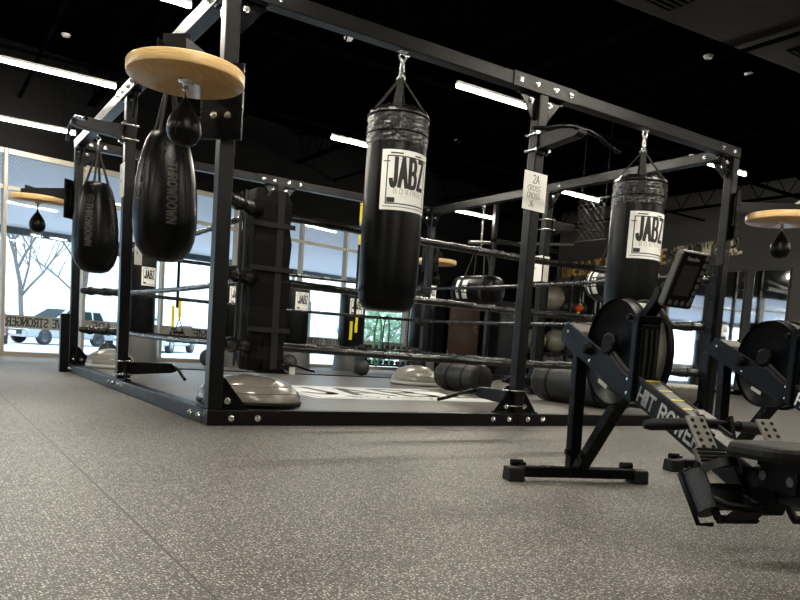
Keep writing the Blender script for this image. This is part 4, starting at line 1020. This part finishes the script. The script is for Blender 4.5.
    for k, (x0, yw) in enumerate(((.04, .028), (.125, .028), (.20, .02), (.27, .02))):
        b = B(); b.prism([(-.01, 0), (.043, 0), (.043, .006), (-.01, .006)], p + n*.0515 + a*x0, (1, 0, 0), a, n*.0008)
        b.build('hazard_stripe', M['yellow'], t)
    b = B(); hh = .050
    write(b, 'HIIT ROWER', lambda u, v, d: p + a*(.035+u) + n*(-.026+v) + Vector((.0530+d, 0, 0)), hh, .22, .24, 1.12)
    b.build('beam_lettering', M['white'], t)
    # foot rests
    for s_ in (1, -1):
        ft = None; x = s_*.125
        pa, pb = Vector((x, .905, .372)), Vector((x, .985, .285)); pc = Vector((x, 1.135, .112)); d1 = (pb-pa).normalized(); n1 = Vector((0, -d1.z, d1.y))
        ft = B().bar(pa, pb, .062, .010, n1).build('foot_rest', M['alu'], t, .003)
        b = B()
        for k in range(5):
            for sx in (-.016, .016): b.lathe([(.0065, 0), (.0065, .0015)], pa + d1*(.018+k*.024) + n1*.005 + Vector((sx, 0, 0)), 10, n1)
        b.build('adjusting_hole', M['black'], ft)
        d2 = (pc-pb).normalized(); n2 = Vector((0, -d2.z, d2.y))
        B().bar(pb, pb + d2*.06, .105, .016, n2).build('ribbed_plate', M['grey'], ft, .003)
        b = B()
        for k in range(4): b.bar(pb + d2*(.008+.013*k) + n2*.010 - Vector((.048, 0, 0)), pb + d2*(.008+.013*k) + n2*.010 + Vector((.048, 0, 0)), .006, .006, n2)
        b.build('rib', M['black'], ft)
        b = B()
        for sx in (-.06, .06): b.bar(pb + d2*.05 + Vector((sx, 0, 0)), pc + Vector((sx, 0, 0)), .014, .018, n2)
        b.bar(pc + Vector((-.065, 0, 0)), pc + Vector((.065, 0, 0)), .02, .016, n2); b.build('footplate_frame', M['black'], ft, .002)
        B().bar(pb + d2*.12, pb + d2*.20, .09, .006, n2).build('sole_plate', M['rubber'], ft)
        b = B(); o = pc + n2*.02; pts = [pb + d2*.16 + Vector((-.055, 0, 0)), pc - d2*.02 + n2*.045 + Vector((-.055, 0, 0)), pc + n2*.065, pc - d2*.02 + n2*.045 + Vector((.055, 0, 0)), pb + d2*.16 + Vector((.055, 0, 0))]
        b.tube(pts, .009, 8); b.prism([(-.05, 0), (.05, 0), (.05, .05), (-.05, .05)], pc + n2*.005, (1, 0, 0), n2, d2*.008); b.build('heel_cup', M['black'], ft)
        b = B(); c0 = pb + d2*.08; vs = []; m = 12
        for k in range(m+1):
            an = PI*k/m; c_ = c0 + Vector((-.062*math.cos(an), 0, 0)) + n2*(.062*math.sin(an)); vs += [c_ - d2*.014, c_ + d2*.014]
        b.add(vs, [(2*k, 2*k+1, 2*k+3, 2*k+2) for k in range(m)], True); b.add([v*1.0 + n2*.003 for v in vs], [(2*k, 2*k+2, 2*k+3, 2*k+1) for k in range(m)], True); b.build('foot_strap', M['rubber'], ft)
        b = B(); b.cyl(pb + d2*.075 - n2*.015 + Vector((s_*.070, 0, 0)), pb + d2*.20 - n2*.015 + Vector((s_*.070, 0, 0)), .032, 24); b.build('foam_roller', M['blue'], ft)
        b = B(); xo = s_*.105
        b.tube([pb + d2*.05 + Vector((s_*.06, 0, 0)) - n2*.03, pb + d2*.07 + Vector((xo, 0, 0)) - n2*.03, pc + d2*.0 + Vector((xo, 0, 0)) - n2*.03, pc + Vector((s_*.06, 0, 0)) - n2*.03], .007, 8); b.build('roller_frame', M['black'], ft)
    B().bar((-.18, 1.05, .18), (.18, 1.05, .18), .03, .03).build('foot_axle', M['black'], t, .004)
    # handle parked in its holder
    hd = B().tube([(.225, .80, .330), (.205, .805, .332), (.14, .82, .338), (.09, .835, .342)], [.012, .0185, .020, .017], 14).build('handle_grip', M['rubber'], t)
    B().tube([(-.225, .80, .330), (-.205, .805, .332), (-.14, .82, .338), (-.09, .835, .342)], [.012, .0185, .020, .017], 14).build('handle_grip', M['rubber'], t)
    B().tube([(.09, .835, .342), (0, .825, .345), (-.09, .835, .342)], .014, 10).build('handle_bar', M['black'], t)
    b = B(); b.prism([(-.03, 0), (.03, 0), (.012, .06), (-.012, .06)], (0, .815, .340), (1, 0, 0), (0, -.85, .4), (0, 0, .02)); b.tube([(0, .815, .35), (0, .73, .375)], .009, 8); b.build('handle_yoke', M['grey'], t)
    for s_ in (-1, 1): B().bar((s_*.045, .88, .28), (s_*.055, .835, .368), .012, .03).build('handle_holder', M['black'], t)
    # seat rail, seat and carriage
    b = B(); b.bar((0, .98, .185), (0, 2.35, .235), .05, .052); b.build('seat_rail', M['blue'], t, .004)
    b = B(); b.bar((0, .96, .214), (0, 2.36, .264), .075, .008); b.build('rail_top', M['black'], t)
    s = B(); pl_ = [(.155*math.copysign(abs(math.cos(2*PI*k/28))**.6, math.cos(2*PI*k/28)), .135*math.copysign(abs(math.sin(2*PI*k/28))**.6, math.sin(2*PI*k/28))) for k in range(28)]
    s.prism(pl_, (0, 1.18, .286), (1, 0, 0), (0, 1, .03), (0, 0, .042)); s.build('seat', M['rubber'], t, .014)
    b = B(); b.box(-.06, .06, 1.11, 1.27, .262, .286); b.box(-.06, -.045, 1.12, 1.26, .20, .265); b.box(.045, .06, 1.12, 1.26, .20, .265); b.build('seat_carriage', M['black'], t, .003)
    for y in (1.14, 1.24):
        for s_ in (-1, 1): b = B(); b.cyl((s_*.043, y, .237), (s_*.064, y, .237), .013, 16); b.build('seat_roller', M['grey'], t)
    b = B(); b.box(-.25, .25, 2.28, 2.34, .0, .05); b.bar((0, 2.31, .03), (0, 2.31, .22), .05, .05, (0, 1, 0)); b.build('rear_foot', M['metal2'], t, .006)
    # monitor on its arm
    ar = B(); ar.bar((0, .40, .68), (0, .50, .775), .045, .034, (0, 1, 0)); ar.bar((0, .49, .775), (0, .585, .83), .04, .026, (0, 1, 0)); ar.lathe([(.018, 0), (.018, .05)], (-.025, .49, .775), 14, (1, 0, 0)); ar.build('monitor_arm', M['black'], t, .003)
    C0 = Vector((0, .625, .805)); ps = R(15); U = Vector((-math.cos(ps), -math.sin(ps), 0)); V = Vector((0, .36, .93)); V = (V - U*V.dot(U)).normalized(); Nn = U.cross(V).normalized()
    if Nn.y < 0: Nn = -Nn
    w, hh = .070, .097
    b = B(); b.prism([(-w, -hh+.01), (-w+.01, -hh), (w-.01, -hh), (w, -hh+.01), (w, hh-.01), (w-.01, hh), (-w+.01, hh), (-w, hh-.01)], C0, U, V, -Nn*.026); mo = b.build('monitor', M['grey'], t, .004)
    b = B(); b.prism([(-w+.004, -hh+.004), (w-.004, -hh+.004), (w-.004, hh-.004), (-w+.004, hh-.004)], C0 + Nn*.0005, U, V, Nn*.0015); b.build('monitor_face', M['black'], mo)
    b = B(); b.prism([(-w+.022, -hh+.045), (w-.040, -hh+.045), (w-.040, hh-.045), (-w+.022, hh-.045)], C0 + Nn*.0022, U, V, Nn*.0008); b.build('display', M['screen'], mo)
    b = B()
    for k in range(7): b.lathe([(.009, 0), (.009, .002)], C0 + U*(w-.018) + V*(-hh+.035+.024*k) + Nn*.002, 14, Nn)
    for k in range(4): b.lathe([(.009, 0), (.009, .002)], C0 + U*(-w+.025+.03*k) + V*(-hh+.02) + Nn*.002, 14, Nn)
    b.build('button', M['grey'], mo)
    b = B(); write(b, 'StairMaster' if False else 'StairmaSter', lambda u, v, d: C0 + U*(-w+.03+u) + V*(hh-.028+v) + Nn*.0025, .011, .16, .18, .9) if all(c in G for c in 'StairmaSter') else None
    if b.v: b.build('maker_lettering', M['pale'], mo)
    return t
G['m'] = [[(0,0),(0,.55),(.25,.5),(.25,0)], [(.25,.5),(.5,.5),(.5,0)]]
G['y'] = G['Y']
rower('near black rowing machine reading HIIT ROWER, with tilted monitor', (.985, -1.873, 0), 162)
rower('second black rowing machine at the right edge behind the near one', (2.05, -1.85, 0), 162)

# ------------------------------------------------------------------ dark far end of the gym
t = thing('storage_rack', 'dark storage rack with round balls in the far dark corner', 'rack', (11.9, 9.35, 0))
for x in (-1.1, 0, .85):
    for y in (-.25, .3): B().box(x-.03, x+.03, y-.03, y+.03, 0, 2.5).build('upright', M['shelf'], t)
for z in (.38, .62, 1.62, 2.3): B().box(-1.13, .88, -.28, .33, z-.03, z).build('shelf', M['shelf'], t)
for x, z, r, lab in ((-.12, .62, .285, 'taupe exercise ball in the middle of the dark rack'), (-.78, .62, .27, 'taupe exercise ball on the dark rack hidden by the front middle post'), (.45, .62, .27, 'taupe exercise ball at the right end of the dark rack'), (-.35, 1.62, .31, 'large taupe exercise ball on the upper shelf of the dark rack')):
    tag(B().sphere((0, 0, r), r, 36, 22).build('exercise_ball', M['ball']), lab, 'exercise ball', 'exercise balls on the rack', (11.9+x, 9.38, z))
for k in range(3): tag(B().sphere((0, 0, .14), .14, 24, 14).build('medicine_ball', M['ballblk']), ['dark medicine ball beside the large ball on the upper rack shelf', 'second dark medicine ball on the upper rack shelf, farther right', 'rightmost dark medicine ball on the upper rack shelf'][k], 'medicine ball', 'medicine balls on the upper rack shelf', (11.95+.28*k, 9.3, 1.62))
kb = thing('kettlebell', 'pale kettlebell in the row on the low rack shelf', 'kettlebell', (11.2, 9.25, .38), group='kettlebells on the low rack shelf')
B().lathe([(.05, 0), (.075, .03), (.08, .07), (.06, .11), (.02, .13)], n=20).build('kettlebell_body', M['grey'], kb); B().tube([(-.05, 0, .10), (-.055, 0, .16), (0, 0, .19), (.055, 0, .16), (.05, 0, .10)], .012, 8).build('handle', M['steel'], kb)
for k in range(1, 7): copy_tree(kb, None, None, (11.2+.19*k, 9.25, .38), 0)
t = thing('toy_rooster', 'small red and yellow toy on the dark rack shelf', 'toy', (12.25, 9.15, 1.62))
B().sphere((0, 0, .12), .09, 14, 10).build('toy_body', M['red'], t); B().tube([(0, 0, .1), (.05, 0, .22), (.16, 0, .12)], [.05, .04, .01], 8).build('toy_tail', M['yellow'], t); B().lathe([(.05, 0), (.03, .04)], (0, 0, 0), 10).build('toy_foot', M['yellow'], t)

t = thing('squat_rack', 'dark steel rack with horizontal bars in the dark beyond the rig', 'rack', (7.63, 6.95, 0))
for x, y in ((0, 0), (1.6, .2)): B().box(x-.04, x+.04, y-.04, y+.04, 0, 3.3).build('upright', M['metal'], t, .004)
B().box(-.04, 1.64, -.04, .04, 2.55, 2.63).build('cross_bar', M['metal'], t, .004)
B().tube([(-.5, .1, 2.5), (1.9, -.15, 2.75)], .03, 10).build('pull_up_bar', M['grey'], t)
B().box(-.12, 1.7, .3, .38, 0, .08).build('foot_rail', M['metal'], t, .004)
# diamond net hanging in the dark
t = thing('hanging_net', 'dark diamond mesh net hanging beyond the right middle post', 'net', (7.72, 4.5, 2.42))
b = B()
for k in range(-6, 8):
    for sg in (1, -1):
        pts = []
        for i in range(13):
            u = k*.11 + (i/12)*.66*sg if sg > 0 else (k*.11 + .66) - (i/12)*.66; v = i/12*.66
            if 0 <= u <= .62: pts.append((0, -u + .45, v))
        if len(pts) > 1: b.tube(pts, .003, 4)
b.build('net_mesh', M['strap'], t); B().tube([(0, .47, .66), (0, -.19, .66)], .012, 8).build('net_rail', M['metal'], t); B().tube([(0, .47, 0), (0, -.19, 0)], .008, 8).build('net_hem', M['strap'], t)
b = B(); b.tube([(0, .4, .66), (0, .4, ZC-2.42)], .004, 5); b.tube([(0, -.12, .66), (0, -.12, ZC-2.42)], .004, 5); b.build('net_cord', M['strap'], t)

t = thing('locker', 'dark blue grey lockers beside the brown door', 'locker', (10.7, 9.75, 0))
B().box(-.5, .5, -.1, .4, .02, 1.75).build('locker_body', M['shelf'], t, .004)
for x in (-.25, .25):
    d_ = B().box(x-.235, x+.235, -.118, -.1, .05, 1.72).build('locker_door', M['shelf'], t, .003); b = B()
    for k in range(4): b.box(x-.08, x+.08, -.122, -.118, 1.4+.05*k, 1.415+.05*k)
    b.build('locker_vent', M['black'], d_)
t = thing('dumbbell_rack', 'low black dumbbell rack under the window right of the handles', 'rack', (5.55, 7.0, 0))
for x in (-.55, .55): B().box(x-.03, x+.03, -.15, .2, 0, .5).build('side_frame', M['metal'], t)
B().box(-.6, .6, -.15, .1, .42, .45).build('tray', M['metal'], t); B().box(-.6, .6, -.15, .15, .16, .19).build('tray', M['metal'], t)
dbt = thing('dumbbell', 'small black dumbbell in a row on the low rack', 'dumbbell', (5.08, 6.98, .485), group='dumbbells on the low rack')
B().tube([(0, -.08, 0), (0, .08, 0)], .014, 8).build('grip', M['steel'], dbt)
for s_ in (-1, 1): B().lathe([(.034, -.025), (.034, .025)], (0, s_*.085, 0), 6, (0, 1, 0), False).build('head', M['rubber'], dbt)
for r_, z in ((0, .485), (1, .225)):
    for k in range(9):
        if r_ or k: copy_tree(dbt, None, None, (5.08+.115*k, 6.98, z), 0)
